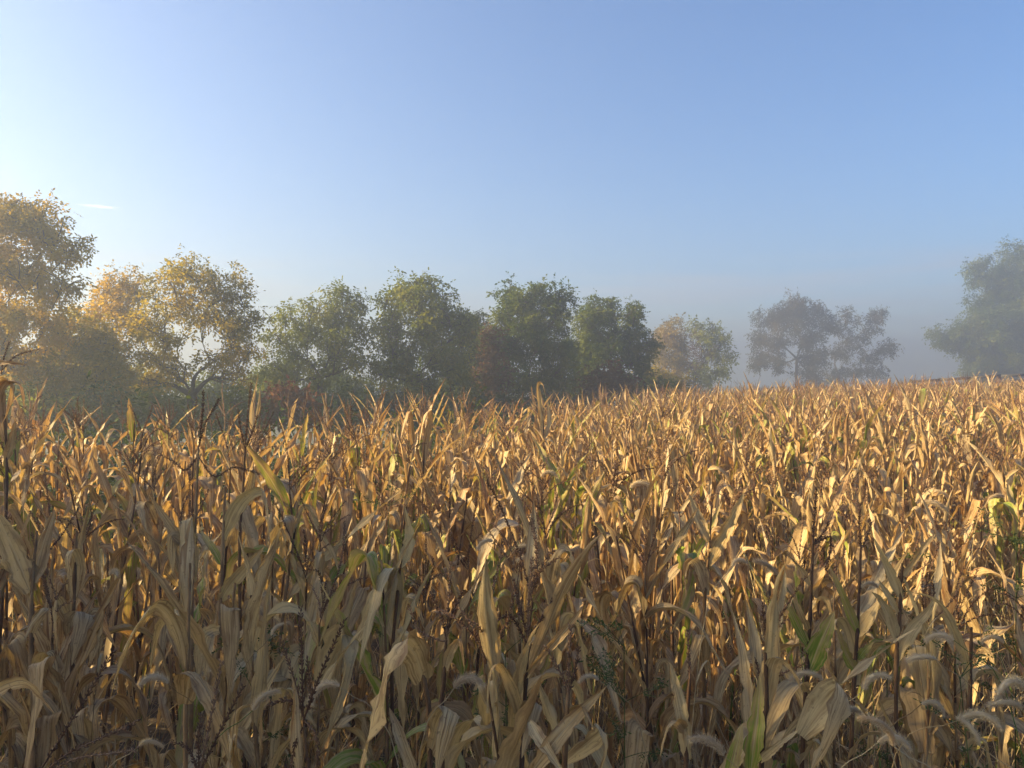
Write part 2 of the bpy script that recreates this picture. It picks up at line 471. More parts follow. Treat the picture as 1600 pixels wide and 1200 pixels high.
def make_tree(name, label, cat, base, D, lobes, fol, dens=1.0, trunk=0.22, fork=0.35, seed=1, group=None, leaf=0.42, stems=1,
              fork_px=None, lean=0.0, sparse=0.0, crown_name='crown', trunk_name='trunk', vine=None):
    """lobes: (px, py, radius px[, depth offset m]) of the crown masses, at distance D; base: px x of the foot"""
    rs = np.random.default_rng(seed)
    x0 = (base - 800) / F * D
    z0 = float(ground_h(x0, D)) - 0.08
    root = empty(name, (x0, D, z0))
    tag(root, label, cat, group)
    org = np.array([x0, D, z0])
    L = []
    for lb in lobes:
        dd = lb[3] if len(lb) > 3 else None
        rad = lb[2] * D / F
        L.append((px(lb[0], lb[1], D) + np.array([0, (dd if dd is not None else rs.uniform(-.6, .6) * rad), 0]) - org, rad))
    cen = np.mean([c for c, r in L], axis=0)
    ext = []
    for c, r in L:
        for s in (-1, 1):
            c2 = cen + (c - cen) * 0.80
            ext.append((c2 + np.array([rs.uniform(-.25, .25) * r, s * r * rs.uniform(0.9, 1.5), rs.uniform(-.5, .1) * r]), r * 0.82))
    allL = L + ext
    A = Acc()
    if fork_px is not None:
        fp = px(fork_px[0], fork_px[1], D) - org
    else:
        fp = np.array([lean + (cen[0]) * 0.25, 0, max(1.0, cen[2] * fork)])
    bases = []
    for s in range(stems):
        off = np.array([rs.uniform(-.35, .35), rs.uniform(-.35, .35), 0]) * (stems > 1)
        f2 = fp + off * 1.6
        P = catmull([off + np.array([0, 0, -0.25]), off * 1.1 + np.array([0, 0, 0.15]), (off * 1.2 + f2) * 0.5 + rs.normal(size=3) * 0.06, f2], 9)
        t = np.linspace(0, 1, 9)
        tr = 0.85 * trunk * (1.0 if stems == 1 else 0.62)
        v, f = tube(P, tr * (1.25 * (1 - t) ** 6 + 1.0 - 0.3 * t), 8)
        A.add(v, f, 0, None, rs.random())
        bases.append(f2)
    lp, ldr, lr, lfc = [], [], [], []
    nodes = []                                   # (point, radius) of the wood built so far
    for b0 in bases:
        nodes.append((b0, trunk * (0.72 if stems == 1 else 0.45)))
    idx = sorted(range(len(allL)), key=lambda k: np.linalg.norm(allL[k][0] - fp) + (0.6 if k >= len(L) else 0))
    for k in idx:
        c, r = allL[k]
        NP = np.array([q for q, _ in nodes]); NR = np.array([q for _, q in nodes])
        dist = np.linalg.norm(NP - c, axis=1)
        cost = dist + 0.55 * np.linalg.norm(NP - fp, axis=1) + 0.9 * np.clip(NP[:, 2] - c[2] + 0.35 * dist, 0, None)
        j = int(np.argmin(cost))
        st, r1 = NP[j], NR[j]
        d = c - st; ln = np.linalg.norm(d)
        r1 = min(r1 * 0.85, 0.018 + 0.045 * ln * (trunk / 0.2))
        mid = st + d * 0.45 + np.array([0, 0, 0.10 * ln * (1 if d[2] > 0 else 0.3)]) + rs.normal(size=3) * 0.06 * ln
        P = catmull([st, mid, c], 10)
        rr = r1 + (0.011 - r1) * np.linspace(0, 1, 10) ** 0.8
        v, f = tube(P, np.maximum(rr, 0.009), 5)
        A.add(v, f, 0, None, rs.random())
        nodes += [(P[i], max(rr[i], 0.01)) for i in range(2, 10, 1)]
        main = k < len(L)
        nsub = 15 if main else 9
        q = unit(rs.normal(size=(nsub, 3)))
        sc = c + q * r * (rs.uniform(0.12, 1.18, nsub) ** 0.7)[:, None] * np.array([1.0, 1.0, 0.95])
        for j in range(nsub):
            if rs.random() < sparse: continue
            p0 = P[rs.integers(4, 10)]
            m_ = (p0 + sc[j]) / 2 + rs.normal(size=3) * 0.08 * r + np.array([0, 0, 0.05 * r])
            v, f = tube(catmull([p0, m_, sc[j]], 5), np.linspace(0.016, 0.006, 5) * (trunk / 0.2), 3)
            A.add(v, f, 0, None, rs.random())
            sig = r * rs.uniform(0.13, 0.27)
            nleaf = max(4, int(dens * 3.1 * math.pi * (1.3 * sig) ** 2 / (0.185 * leaf * leaf) * rs.uniform(0.6, 1.3)))
            pp = sc[j] + np.clip(rs.normal(size=(nleaf, 3)), -1.9, 1.9) * sig * np.array([1.0, 1.0, 0.68])
            lp.append(pp)
            fo = unit(unit(pp - sc[j]) + 0.6 * unit(pp - cen))
            lfc.append(fo)
            ldr.append(fo * 0.45 + rs.normal(size=(nleaf, 3)) * 0.5 + np.array([0, 0, -0.45]))
            lr.append(np.clip(rs.random() * 0.7 + rs.random(nleaf) * 0.3, 0, 1))
    tm = A.mesh(trunk_name, [M_BARK])
    link(trunk_name, tm, root)
    lp = np.vstack(lp); ldr = np.vstack(ldr); lr = np.concatenate(lr)
    V, Fq, rr = compound_leaves(lp, ldr, rs.uniform(0.65, 1.2, len(lp)) * leaf, lr, rs, 5, 0.60, np.vstack(lfc))
    global TREE_LEAVES
    TREE_LEAVES += len(lp)
    link(crown_name, mesh_from(crown_name, V, Fq, [FOL[fol]], None, None, rr, smooth_shade=False), root)
    if vine:
        vp, vd, vr = [], [], []
        for a, b, w in vine:                       # climbing vine leaves along a limb, px pairs
            pa, pb = px(*a, D) - org, px(*b, D) - org
            n_ = int(90 * np.linalg.norm(pb - pa))
            t = rs.random(n_)[:, None]
            q = unit(rs.normal(size=(n_, 3)))
            vp.append(pa + (pb - pa) * t + q * w * rs.uniform(0.3, 1, n_)[:, None]); vd.append(q + np.array([0, 0, -0.6])); vr.append(rs.random(n_))
        V, Fq, rr = compound_leaves(np.vstack(vp), np.vstack(vd), np.full(sum(map(len, vp)), 0.3), np.concatenate(vr), rs, 5, 0.6)
        link('climbing_vine', mesh_from('climbing_vine', V, Fq, [FOL['rust']], None, None, rr, smooth_shade=False), root)
    return root

TREE_LEAVES = 0
TREES = 'trees along the misty field edge'
# 1: the tall ochre tree cut by the left frame edge
make_tree('walnut_tree', 'tall ochre leaved tree with steep rising limbs, cut by left frame edge', 'tree', -45, 21,
          [(12, 338, 40), (60, 345, 36), (20, 316, 20), (52, 326, 18), (-20, 320, 26), (100, 372, 32), (-40, 360, 45), (128, 385, 16), (-10, 420, 45), (55, 425, 38), (100, 440, 30), (-50, 470, 50), (10, 500, 42), (70, 500, 40), (-30, 560, 45), (30, 565, 38)],
          'ochre', 1.0, 0.30, 0.3, 3, TREES, 0.24, fork_px=(-10, 590), sparse=0.3)
make_tree('walnut_tree', 'thin see-through ochre tree between tall ochre tree and round golden tree', 'tree', 178, 28,
          [(190, 432, 22), (165, 450, 20), (212, 455, 20), (185, 480, 26), (150, 490, 22), (205, 510, 24), (170, 530, 25)],
          'ochre', 0.8, 0.16, 0.35, 5, TREES, 0.26, sparse=0.2)
make_tree('broadleaf_tree', 'low dark olive tree with dense foliage under the ochre trees', 'tree', 120, 23,
          [(110, 505, 36), (150, 530, 36), (70, 545, 38), (185, 560, 32), (120, 575, 42), (40, 600, 42), (160, 610, 38), (90, 625, 42), (200, 625, 30)],
          'gold', 1.0, 0.2, 0.3, 7, TREES, 0.26)
make_tree('walnut_tree', 'round crowned golden olive tree with several dark rising limbs and clear fork', 'tree', 300, 24.5,
          [(262, 425, 28), (302, 420, 30), (340, 440, 30), (372, 465, 26), (240, 462, 30), (290, 468, 32), (395, 495, 20), (335, 490, 30), (225, 500, 26), (375, 520, 28), (258, 520, 28), (395, 550, 20), (350, 560, 26), (235, 560, 26), (215, 600, 26), (375, 595, 22), (270, 585, 18)],
          'gold', 0.78, 0.24, 0.3, 9, TREES, 0.25, fork_px=(300, 618), sparse=0.33)
make_tree('walnut_tree', 'loose yellow green tree with lopsided top and thin forked trunk beside golden tree', 'tree', 503, 29.5,
          [(535, 458, 20), (562, 470, 20), (500, 482, 26), (455, 490, 22), (530, 500, 28), (480, 520, 28), (435, 525, 20), (565, 515, 24), (520, 545, 26), (455, 560, 28), (425, 575, 24), (560, 565, 26), (500, 590, 24), (440, 600, 22)],
          'olive', 0.85, 0.17, 0.3, 11, TREES, 0.31, fork_px=(500, 590), sparse=0.24)
make_tree('walnut_tree', 'tall leafy green tree with sunlit domed top next to the lopsided tree', 'tree', 650, 30,
          [(660, 440, 22), (632, 447, 24), (690, 458, 22), (605, 470, 22), (650, 480, 32), (710, 490, 26), (600, 510, 28), (735, 500, 12), (670, 520, 32), (720, 535, 24), (620, 555, 30), (690, 565, 32), (595, 585, 26), (650, 600, 30), (720, 590, 26)],
          'olive', 1.0, 0.22, 0.3, 13, TREES, 0.31, fork_px=(648, 600), sparse=0.18)
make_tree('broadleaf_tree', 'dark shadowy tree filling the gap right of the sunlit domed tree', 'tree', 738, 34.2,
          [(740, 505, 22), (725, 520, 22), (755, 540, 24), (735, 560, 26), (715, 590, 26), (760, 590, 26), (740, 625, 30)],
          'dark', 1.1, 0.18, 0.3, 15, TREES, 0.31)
make_tree('walnut_tree', 'dense dark green tree with three knobbed top lobes at middle of treeline', 'tree', 835, 32.7,
          [(795, 455, 20), (842, 448, 17), (872, 462, 22), (815, 462, 24), (785, 490, 24), (830, 495, 32), (870, 500, 26), (770, 520, 22), (800, 540, 32), (850, 545, 32), (885, 540, 22), (780, 580, 28), (830, 595, 32), (880, 590, 28)],
          'green', 1.2, 0.22, 0.3, 17, TREES, 0.31, sparse=0.15)
make_tree('walnut_tree', 'broad dark green tree with side knob, last before the fog gap', 'tree', 958, 36.5,
          [(925, 478, 20), (955, 475, 18), (990, 482, 18), (915, 505, 24), (955, 510, 28), (995, 512, 20), (1018, 535, 15), (900, 545, 28), (940, 550, 28), (985, 550, 24), (1005, 565, 18), (915, 590, 28), (965, 590, 26)],
          'green', 1.15, 0.22, 0.3, 19, TREES, 0.31, sparse=0.12)
make_tree('maple_tree', 'pale orange topped tree fading into fog behind the dark green trees', 'tree', 1045, 64,
          [(1050, 510, 19), (1035, 530, 19), (1065, 535, 19), (1040, 560, 22), (1070, 565, 18), (1030, 590, 20), (1055, 600, 22)],
          'orange', 0.9, 0.2, 0.35, 21, TREES, 0.5, sparse=0.1)
make_tree('walnut_tree', 'foggy thin tree with reddish vine wrapped limbs, right of orange tree', 'tree', 1085, 62,
          [(1092, 508, 13), (1115, 510, 14), (1130, 530, 12), (1100, 525, 14), (1135, 555, 13), (1115, 550, 14), (1095, 575, 15), (1125, 580, 12), (1105, 600, 14)],
          'olive', 0.8, 0.2, 0.35, 23, TREES, 0.5, sparse=0.25, fork_px=(1085, 585),
          vine=[((1085, 610), (1088, 520), 0.45), ((1088, 580), (1122, 530), 0.45)])
make_tree('ash_tree', 'fog veiled tree with rusty umbrella top and straight lone trunk', 'tree', 1245, 92,
          [(1245, 472, 17), (1220, 485, 17), (1268, 482, 17), (1195, 497, 17), (1235, 502, 20), (1285, 500, 17), (1190, 530, 16), (1215, 535, 17), (1265, 530, 18), (1190, 560, 15), (1275, 560, 20), (1220, 570, 10), (1270, 590, 18), (1180, 570, 9)],
          'umber', 0.95, 0.26, 0.35, 25, TREES, 0.55, sparse=0.12, fork_px=(1245, 560))
make_tree('ash_tree', 'fog veiled open tree with splayed bare limbs beside the umbrella topped tree', 'tree', 1312, 95,
          [(1325, 492, 13), (1310, 510, 14), (1365, 490, 13), (1378, 485, 7), (1368, 510, 12), (1335, 530, 16), (1388, 535, 12), (1392, 550, 9), (1360, 555, 14), (1310, 550, 16), (1340, 580, 14), (1370, 585, 12), (1305, 590, 15)],
          'umber', 0.8, 0.24, 0.35, 27, TREES, 0.55, sparse=0.28, fork_px=(1310, 585))
make_tree('oak_tree', 'huge grey misty tree at right frame edge with a stray top branch', 'tree', 1625, 98,
          [(1592, 400, 26), (1640, 395, 40), (1530, 415, 17), (1518, 428, 12), (1560, 440, 24), (1610, 450, 40), (1545, 470, 26), (1580, 490, 36), (1640, 480, 50), (1525, 500, 26), (1480, 522, 18), (1465, 526, 12), (1510, 530, 24), (1550, 540, 34), (1600, 545, 42), (1530, 570, 26), (1580, 590, 36), (1650, 560, 50), (1700, 500, 50), (1525, 590, 16)],
          'green', 1.0, 0.45, 0.35, 29, TREES, 0.66)
# unseen tree added out of frame on the left, to shade the nearest rows
def shade_tree():
    D = 1.5
    def P(x, z, r, dd=0.0):                       # pixel at distance D of the world point x, z
        return (x / D * F + 800, 600 - (z - CAMZ) / D * F, r / D * F, dd)
    make_tree('walnut_tree', 'unseen olive walnut tree added left of the view to shade the nearest corn', 'tree', -11.2 / D * F + 800, D,
              [P(-11.0, 4.4, 1.2, 0.2), P(-10.2, 5.2, 1.2, 1.0), P(-11.8, 5.4, 1.3, 0.3), P(-11.0, 6.4, 1.3, 0.6), P(-10.6, 4.6, 1.1, 1.9), P(-11.5, 5.6, 1.2, -1.2),
               P(-11.6, 7.2, 1.1, 0.2), P(-10.8, 5.9, 1.1, 1.8), P(-11.4, 3.9, 1.0, -1.0)],
              'olive', 0.7, 0.22, 0.3, 33, TREES, 0.40, sparse=0.36)
shade_tree()
# understory shrubs
SHR = 'shrubs at the foot of the treeline'
def shrub(label, bx, D, lobes, fol, seed, name='shrub', dens=1.1, cat='shrub'):
    make_tree(name, label, cat, bx, D, lobes, fol, dens, 0.07, 0.3, seed, SHR, 0.36, stems=3, crown_name='foliage', trunk_name='stems')
shrub('dark olive shrub below the tall ochre tree at left frame edge', 20, 20.1, [(-20, 640, 36), (20, 630, 34), (60, 640, 34), (30, 660, 30)], 'olive', 41)
shrub('dark green shrub low beneath the dense olive tree', 150, 21.5, [(110, 645, 30), (150, 640, 34), (190, 650, 30), (160, 670, 28)], 'green', 42)
shrub('olive shrub at foot of the round golden tree, to its left', 250, 22.1, [(225, 640, 26), (255, 632, 26), (280, 650, 24)], 'green', 43)
shrub('olive green shrub at foot of the round golden tree, to its right', 360, 22.8, [(340, 640, 24), (370, 625, 26), (395, 640, 24), (360, 660, 24)], 'olive', 44)
shrub('red leaved sumac bush glowing between golden tree and lopsided tree', 440, 22.8, [(425, 622, 17), (447, 612, 16), (470, 624, 16), (440, 640, 18), (480, 640, 14)], 'red', 45, 'sumac_bush', 1.2)
shrub('dark green shrub under the lopsided yellow green tree', 520, 28.1, [(505, 632, 22), (540, 622, 24), (570, 635, 22), (530, 655, 26)], 'green', 46)
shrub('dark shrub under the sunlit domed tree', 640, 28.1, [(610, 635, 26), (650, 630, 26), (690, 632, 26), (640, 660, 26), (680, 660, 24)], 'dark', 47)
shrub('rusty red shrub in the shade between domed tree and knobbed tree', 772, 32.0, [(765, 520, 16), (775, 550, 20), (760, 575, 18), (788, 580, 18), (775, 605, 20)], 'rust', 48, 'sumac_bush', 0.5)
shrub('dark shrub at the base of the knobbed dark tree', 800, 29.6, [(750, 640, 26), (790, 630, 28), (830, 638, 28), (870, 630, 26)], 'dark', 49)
shrub('brown leaved dogwood shrub below the last dark green tree', 945, 31.2, [(925, 595, 20), (950, 585, 22), (975, 598, 18), (940, 615, 20)], 'rust', 50, 'dogwood_shrub', 0.9)
shrub('dull green shrub where the dark treeline meets the fog', 1010, 35.9, [(990, 605, 20), (1020, 600, 20), (1045, 610, 18)], 'olive', 51)
shrub('yellow green low bush at the base of the foggy orange tree', 1040, 45.2, [(1015, 575, 16), (1035, 590, 18), (1060, 600, 16), (1020, 605, 16)], 'gold', 52)

shrub('tall olive thicket shrub seen between the tall ochre tree and round golden tree', 215, 29.2, [(190, 590, 30), (235, 600, 28), (205, 630, 30), (250, 640, 26), (165, 640, 28)], 'olive', 53)
shrub('hazy green thicket shrub behind the fork of the round golden tree', 325, 31.8, [(300, 610, 22), (335, 600, 24), (315, 635, 26), (355, 635, 24), (285, 640, 22)], 'green', 54)
shrub('hazy olive thicket shrub behind the red sumac bush', 430, 37, [(405, 585, 22), (435, 595, 22), (415, 620, 26), (455, 630, 26), (395, 645, 22), (480, 640, 22)], 'olive', 55)
shrub('hazy green thicket shrub behind trunk of the lopsided tree', 520, 38, [(495, 600, 22), (530, 590, 22), (560, 600, 22), (510, 630, 26), (550, 635, 26), (585, 630, 22)], 'green', 56)
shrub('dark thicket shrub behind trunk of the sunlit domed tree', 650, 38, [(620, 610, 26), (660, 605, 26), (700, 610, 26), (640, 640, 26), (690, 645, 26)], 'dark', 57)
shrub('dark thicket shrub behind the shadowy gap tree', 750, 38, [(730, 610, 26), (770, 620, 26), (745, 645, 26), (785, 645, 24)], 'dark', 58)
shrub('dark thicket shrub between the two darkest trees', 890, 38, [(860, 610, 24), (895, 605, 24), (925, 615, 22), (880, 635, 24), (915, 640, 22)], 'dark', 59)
shrub('wide olive thicket shrub low at left frame edge behind the corn', 60, 26.7, [(20, 590, 34), (70, 600, 34), (110, 610, 34), (-20, 610, 34), (50, 650, 30)], 'gold', 60)
def undergrowth():
    rs = np.random.default_rng(66)
    P_, D_, r_ = [], [], []
    for k in range(520):
        x = rs.uniform(-20, 7); y = edge_y(x) + rs.uniform(2.2, 11) ** 1.0
        if abs(x) > 0.75 * y + 2: continue
        h = rs.uniform(0.9, 2.0); g = float(ground_h(x, y)); n_ = int(30 * h)
        q = rs.normal(size=(n_, 3)) * np.array([0.45, 0.45, 0.30]) * h
        P_.append(np.array([x, y, g + h * 0.55]) + q); D_.append(q + np.array([0, 0, 0.5])); r_.append(np.clip(rs.random() * 0.6 + 0.4 * rs.random(n_), 0, 1))
    pp = np.vstack(P_); pp[:, 2] = np.maximum(pp[:, 2], ground_h(pp[:, 0], pp[:, 1]) + 0.03)
    V, Fq, rr = compound_leaves(pp, np.vstack(D_), rs.uniform(0.2, 0.34, len(pp)), np.concatenate(r_), rs, 5, 0.45)
    tag(link('undergrowth', mesh_from('undergrowth', V, Fq, [FOL['dark']], None, None, rr, smooth_shade=False)), 'dark weedy undergrowth between the corn edge and the trees', 'undergrowth', kind='stuff')
undergrowth()
print('tree leaves', TREE_LEAVES)

# ------------------------------------------------------------------ far fence beyond the corn on the right
def build_fence():
    a, b = px(1425, 594, 45), px(1660, 580, 43)
    root = empty('board_fence', (a[0], a[1], float(ground_h(a[0], a[1]))))
    tag(root, 'weathered grey rail fence behind the corn under misty right tree', 'fence')
    o = np.array(root.location)
    def box(name, c, sx, sy, sz, rz, ry=0.0):
        v = np.array([[x, y, z] for z in (-.5, .5) for x, y in ((-.5, -.5), (.5, -.5), (.5, .5), (-.5, .5))]) * (sx, sy, sz)
        f = [[0, 3, 2, 1], [4, 5, 6, 7], [0, 1, 5, 4], [1, 2, 6, 5], [2, 3, 7, 6], [3, 0, 4, 7]]
        link(name, mesh_from(name, v, np.array(f), [M_WOOD], smooth_shade=False), root, c, (0, ry, rz))
    n = 5
    rz = math.atan2(b[1] - a[1], b[0] - a[0])
    for i in range(n + 1):
        p = a + (b - a) * i / n
        g = float(ground_h(p[0], p[1]))
        top = p[2] + 0.03
        box('post', (p[0] - o[0], p[1] - o[1] + 0.09, (g + top) / 2 - 0.1 - o[2]), 0.12, 0.1, top - g + 0.2, rz)
    for i in range(n):
        p = a + (b - a) * (i + .5) / n
        ln = np.linalg.norm((b - a)[:2]) / n
        ry = -math.atan2((b - a)[2] / n, ln)
        for k, dz in enumerate((-0.07, -0.40, -0.74, -1.08)):
            box('rail', (p[0] - o[0], p[1] - o[1], p[2] + dz - o[2] + 0.008 * ((i * 7 + k * 3) % 5 - 2)), ln + 0.02 - 0.03 * (k % 2), 0.035, 0.15, rz, ry)
build_fence()

# ------------------------------------------------------------------ corn leaf shapes
def leaf_strip(P, S0, width, m=5, fold=0.35, wave=0.0, twist=0.0, prof=None, rs=None, green=0.0, length=0.6, peak=0.22):
    P = np.asarray(P, float); n = len(P)
    seg = np.linalg.norm(np.diff(P, axis=0), axis=1)
    s = np.concatenate([[0], np.cumsum(seg)]); t = s / s[-1]
    T = unit(np.gradient(P, axis=0))
    S = np.zeros_like(P); cur = np.asarray(S0, float)
    for i in range(n):
        cur = cur - T[i] * np.dot(cur, T[i]); cur = cur / max(np.linalg.norm(cur), 1e-6)
        S[i] = cur
    N = np.cross(T, S)
    ang = (twist * t)[:, None]
    S2 = S * np.cos(ang) + N * np.sin(ang); N2 = np.cross(T, S2)
    w = np.minimum(1, 0.42 + t / peak * 0.58) * np.clip(1 - t ** 2.6, 0, 1) ** 0.85
    w = np.maximum(w, 0.015) * width
    v = np.linspace(-1, 1, m)
    ph = rs.uniform(0, 6.28, 3) if rs is not None else (0, 1, 2)
    f = fold * (1.0 + 0.5 * np.sin(t * 7 + ph[0]))
    X = v[None, :] * (w / 2)[:, None] * np.cos(f)[:, None]
    Y = (np.abs(v) ** 1.3)[None, :] * (w / 2 * np.sin(f))[:, None]
    Y = Y + wave * (w / 2)[:, None] * (np.abs(v) ** 1.5)[None, :] * np.sin(t[:, None] * 23 + ph[1] + v[None, :] * 1.7)
    if n > 12:                                   # dry crumpling
        Y = Y + 0.10 * (w / 2)[:, None] * np.sin(t[:, None] * 41 + ph[2] + v[None, :] * 5.0) * (0.3 + np.abs(v))[None, :]
        if rs is not None:
            tear = 1 - 0.55 * rs.random((n, 2)) * (rs.random((n, 2)) < 0.16)
            X[:, 0] *= tear[:, 0]; X[:, -1] *= tear[:, 1]
        X = X * (1 + 0.05 * np.sin(t * 57 + ph[0]) + 0.05 * np.sin(t * 29 + ph[1]))[:, None]
    V = P[:, None] + S2[:, None] * X[..., None] + N2[:, None] * Y[..., None]
    luv = np.stack([np.broadcast_to((t * length)[:, None], X.shape), np.broadcast_to(v[None, :], X.shape),
                    np.broadcast_to((green * np.clip(1.15 - t * 0.95, 0, 1))[:, None], X.shape)], -1)
    return V.reshape(-1, 3), grid_faces(n, m), luv.reshape(-1, 3)

def leaf_path(kind, rs, n, L):
    """path in the x (outward) / z (up) plane with sideways drift in y"""
    s = np.linspace(0, 1, n)
    if kind == 'spear':
        th = rs.uniform(R(10), R(34)) + s ** 1.5 * rs.uniform(R(0), R(28))
    elif kind == 'kink':
        k = rs.uniform(0.16, 0.46)
        a = rs.uniform(R(8), R(32)); b = rs.uniform(R(150), R(186))
        ww = 0.10
        s = np.unique(np.concatenate([np.linspace(0, k - ww / 2, max(3, n // 3)), np.linspace(k - ww / 2, k + ww / 2, max(3, n // 3)), np.linspace(k + ww / 2, 1, max(3, n - 2 * (n // 3)))]))
        th = a + (b - a) * smooth(k - ww / 2, k + ww / 2, s) + (s > k) * rs.uniform(-.12, .12) * np.sin(s * 7)
    elif kind == 'arch':
        a = rs.uniform(R(14), R(32)); b = rs.uniform(R(140), R(176)); c = rs.uniform(0.3, 0.5)
        th = a + (b - a) * smooth(c - 0.32, c + 0.30, s)
    else:  # hang: limp, down along the stalk
        a = rs.uniform(R(25), R(70)); b = rs.uniform(R(166), R(184))
        s = np.unique(np.concatenate([np.linspace(0, 0.2, max(3, n // 3)), np.linspace(0.2, 1, n - n // 3)]))
        th = a + (b - a) * smooth(0.0, 0.18, s) + 0.18 * np.sin(s * rs.uniform(5, 11) + rs.uniform(0, 6))
    drift = rs.uniform(-0.45, 0.45) * s + 0.15 * np.sin(s * 5 + rs.uniform(0, 6))
    ds = np.diff(s, prepend=0) * L
    dx = np.sin(th) * ds; dz = np.cos(th) * ds; dy = np.sin(drift) * ds * 0.8
    return np.stack([np.cumsum(dx), np.cumsum(dy), np.cumsum(dz)], -1)

def leaf_arrays(kind, rs, n, m, green=0.0):
    L = {'spear': rs.uniform(0.38, 0.66), 'kink': rs.uniform(0.45, 0.72), 'arch': rs.uniform(0.48, 0.74), 'hang': rs.uniform(0.40, 0.68)}[kind]
    W = {'spear': rs.uniform(0.042, 0.078), 'kink': rs.uniform(0.06, 0.105), 'arch': rs.uniform(0.05, 0.092), 'hang': rs.uniform(0.052, 0.09)}[kind]
    P = leaf_path(kind, rs, n, L)
    fold = {'spear': rs.uniform(0.35, 0.95), 'kink': rs.uniform(0.1, 0.5), 'arch': rs.uniform(0.2, 0.7), 'hang': rs.uniform(0.25, 0.8)}[kind]
    return leaf_strip(P, (0, 1, 0), W, m, fold, rs.uniform(0.1, 0.45), rs.uniform(-1.1, 1.1), None, rs, green, L)

# stalk: slightly bent, nodes swollen; unit height 1
def stalk_path(rs, n=12):
    z = np.linspace(0, 1, n)
    a, b, ph = rs.uniform(-0.13, 0.13), rs.uniform(-0.13, 0.13), rs.uniform(0, 6.28)
    x = a * z ** 1.6 + 0.008 * np.sin(z * 9 + ph); y = b * z ** 1.6 + 0.008 * np.cos(z * 8 + ph)
    return np.stack([x, y, z], -1)
def stalk_arrays(P, H, r0, sides=6):
    n = len(P)
    z = np.linspace(0, 1, n * 3)
    Q = np.stack([np.interp(z, np.linspace(0, 1, n), P[:, k]) for k in range(3)], -1)
    Q[0, 2] -= 0.05
    t = np.linspace(0, 1, len(Q))
    rad = r0 * (1 - 0.62 * t)
    rad = rad * np.array([1.0, 1.35, 1.16])[np.arange(len(Q)) % 3]
    return tube(Q, rad, sides)

def spikelet_spike(P, step=0.0075, size=0.0105, rs=None, r=0.0016):
    """a tassel branch: thin rachis with paired spikelets (pointed octahedra)"""
    A = Acc()
    P = np.asarray(P, float)
    v, f = tube(P, np.linspace(r * 1.4, r * 0.6, len(P)), 4)
    A.add(v, f)
    seg = np.linalg.norm(np.diff(P, axis=0), axis=1); s = np.concatenate([[0], np.cumsum(seg)])
    q = np.arange(s[-1] * 0.12, s[-1], step)
    C = np.stack([np.interp(q, s, P[:, k]) for k in range(3)], -1)
    T = unit(np.stack([np.interp(q, s, np.gradient(P, axis=0)[:, k]) for k in range(3)], -1))
    for sg in (0, 1):
        ang = np.arange(len(q)) * 2.1 + sg * 3.14 + rs.uniform(-.4, .4, len(q))
        ref = unit(np.cross(T, np.array([0.3, 0.9, 0.2]))); B = np.cross(T, ref)
        out = ref * np.cos(ang)[:, None] + B * np.sin(ang)[:, None]
        d = unit(T * 0.9 + out * 0.5)
        base = C + out * r * 0.8
        sz = size * rs.uniform(0.75, 1.2, len(q))[:, None]
        e1 = unit(np.cross(d, T + 0.01)); e2 = np.cross(d, e1)
        pts = [base, base + d * sz * 0.45 + e1 * sz * 0.2, base + d * sz * 0.45 + e2 * sz * 0.2, base + d * sz * 0.45 - e1 * sz * 0.2,
               base + d * sz * 0.45 - e2 * sz * 0.2, base + d * sz]
        V = np.stack(pts, 1).reshape(-1, 3)
        tri = np.array([[0, 2, 1, 1], [0, 3, 2, 2], [0, 4, 3, 3], [0, 1, 4, 4], [5, 1, 2, 2], [5, 2, 3, 3], [5, 3, 4, 4], [5, 4, 1, 1]])[:, :3]
        fq = (np.arange(len(q)) * 6)[:, None, None] + tri[None]
        A.add(V, np.zeros((0, 4), int))
        A.tri = getattr(A, 'tri', []) + [fq.reshape(-1, 3) + A.n - len(V)]
    return A
def spike_mesh(name, As, mat):
    V = []; Q = []; Tt = []; off = 0
    for A in As:
        V += A.v; Q += [f + off for f in A.f if len(f)]; Tt += [t + off for t in A.tri]; off += A.n
    return mesh_from(name, np.vstack(V), [np.vstack(Q), np.vstack(Tt)], [mat], None, None, np.zeros(off), smooth_shade=False)

def tassel_branch_path(rs, L, th0, bend, n=8):
    s = np.linspace(0, 1, n)
    th = th0 + bend * s ** 1.3
    ds = L / (n - 1)
    x = np.cumsum(np.sin(th)) * ds; z = np.cumsum(np.cos(th)) * ds
    y = 0.06 * L * np.sin(s * 4 + rs.uniform(0, 6))
    P = np.stack([x, y, z], -1)
    return P - P[0]

lrs = np.random.default_rng(5)
KINDS = ('spear', 'kink', 'arch', 'hang')
LEAF = {}
for k in KINDS:
    LEAF[k] = []
    for i in range(14):
        v, f, uv = leaf_arrays(k, lrs, 27, 7)
        LEAF[k].append(mesh_from('leaf_' + k, v, f, [M_LEAF], None, uv, np.full(len(v), lrs.random())))
    LEAF[k + '_green'] = []
    for i in range(5):
        v, f, uv = leaf_arrays(k, lrs, 27, 7, lrs.uniform(0.7, 1.0))
        LEAF[k + '_green'].append(mesh_from('leaf_green_' + k, v, f, [M_LEAF], None, uv, np.full(len(v), lrs.random())))
STALK = []
for i in range(10):
    P = stalk_path(lrs)
    Pm = P * (1, 1, 1.75)
    v, f = stalk_arrays(Pm, 1.75, lrs.uniform(0.0075, 0.0105))
    STALK.append((mesh_from('stalk', v, f, [M_STALK], None, None, np.repeat(np.repeat(lrs.uniform(0, 0.8, len(v) // 18), 3), 6)), Pm))
SPIKE = [spike_mesh('tassel_spike', [spikelet_spike(tassel_branch_path(lrs, lrs.uniform(0.28, 0.40), lrs.uniform(0, 0.12), lrs.uniform(-0.2, 0.5)), rs=lrs)], M_TASSEL) for _ in range(5)]
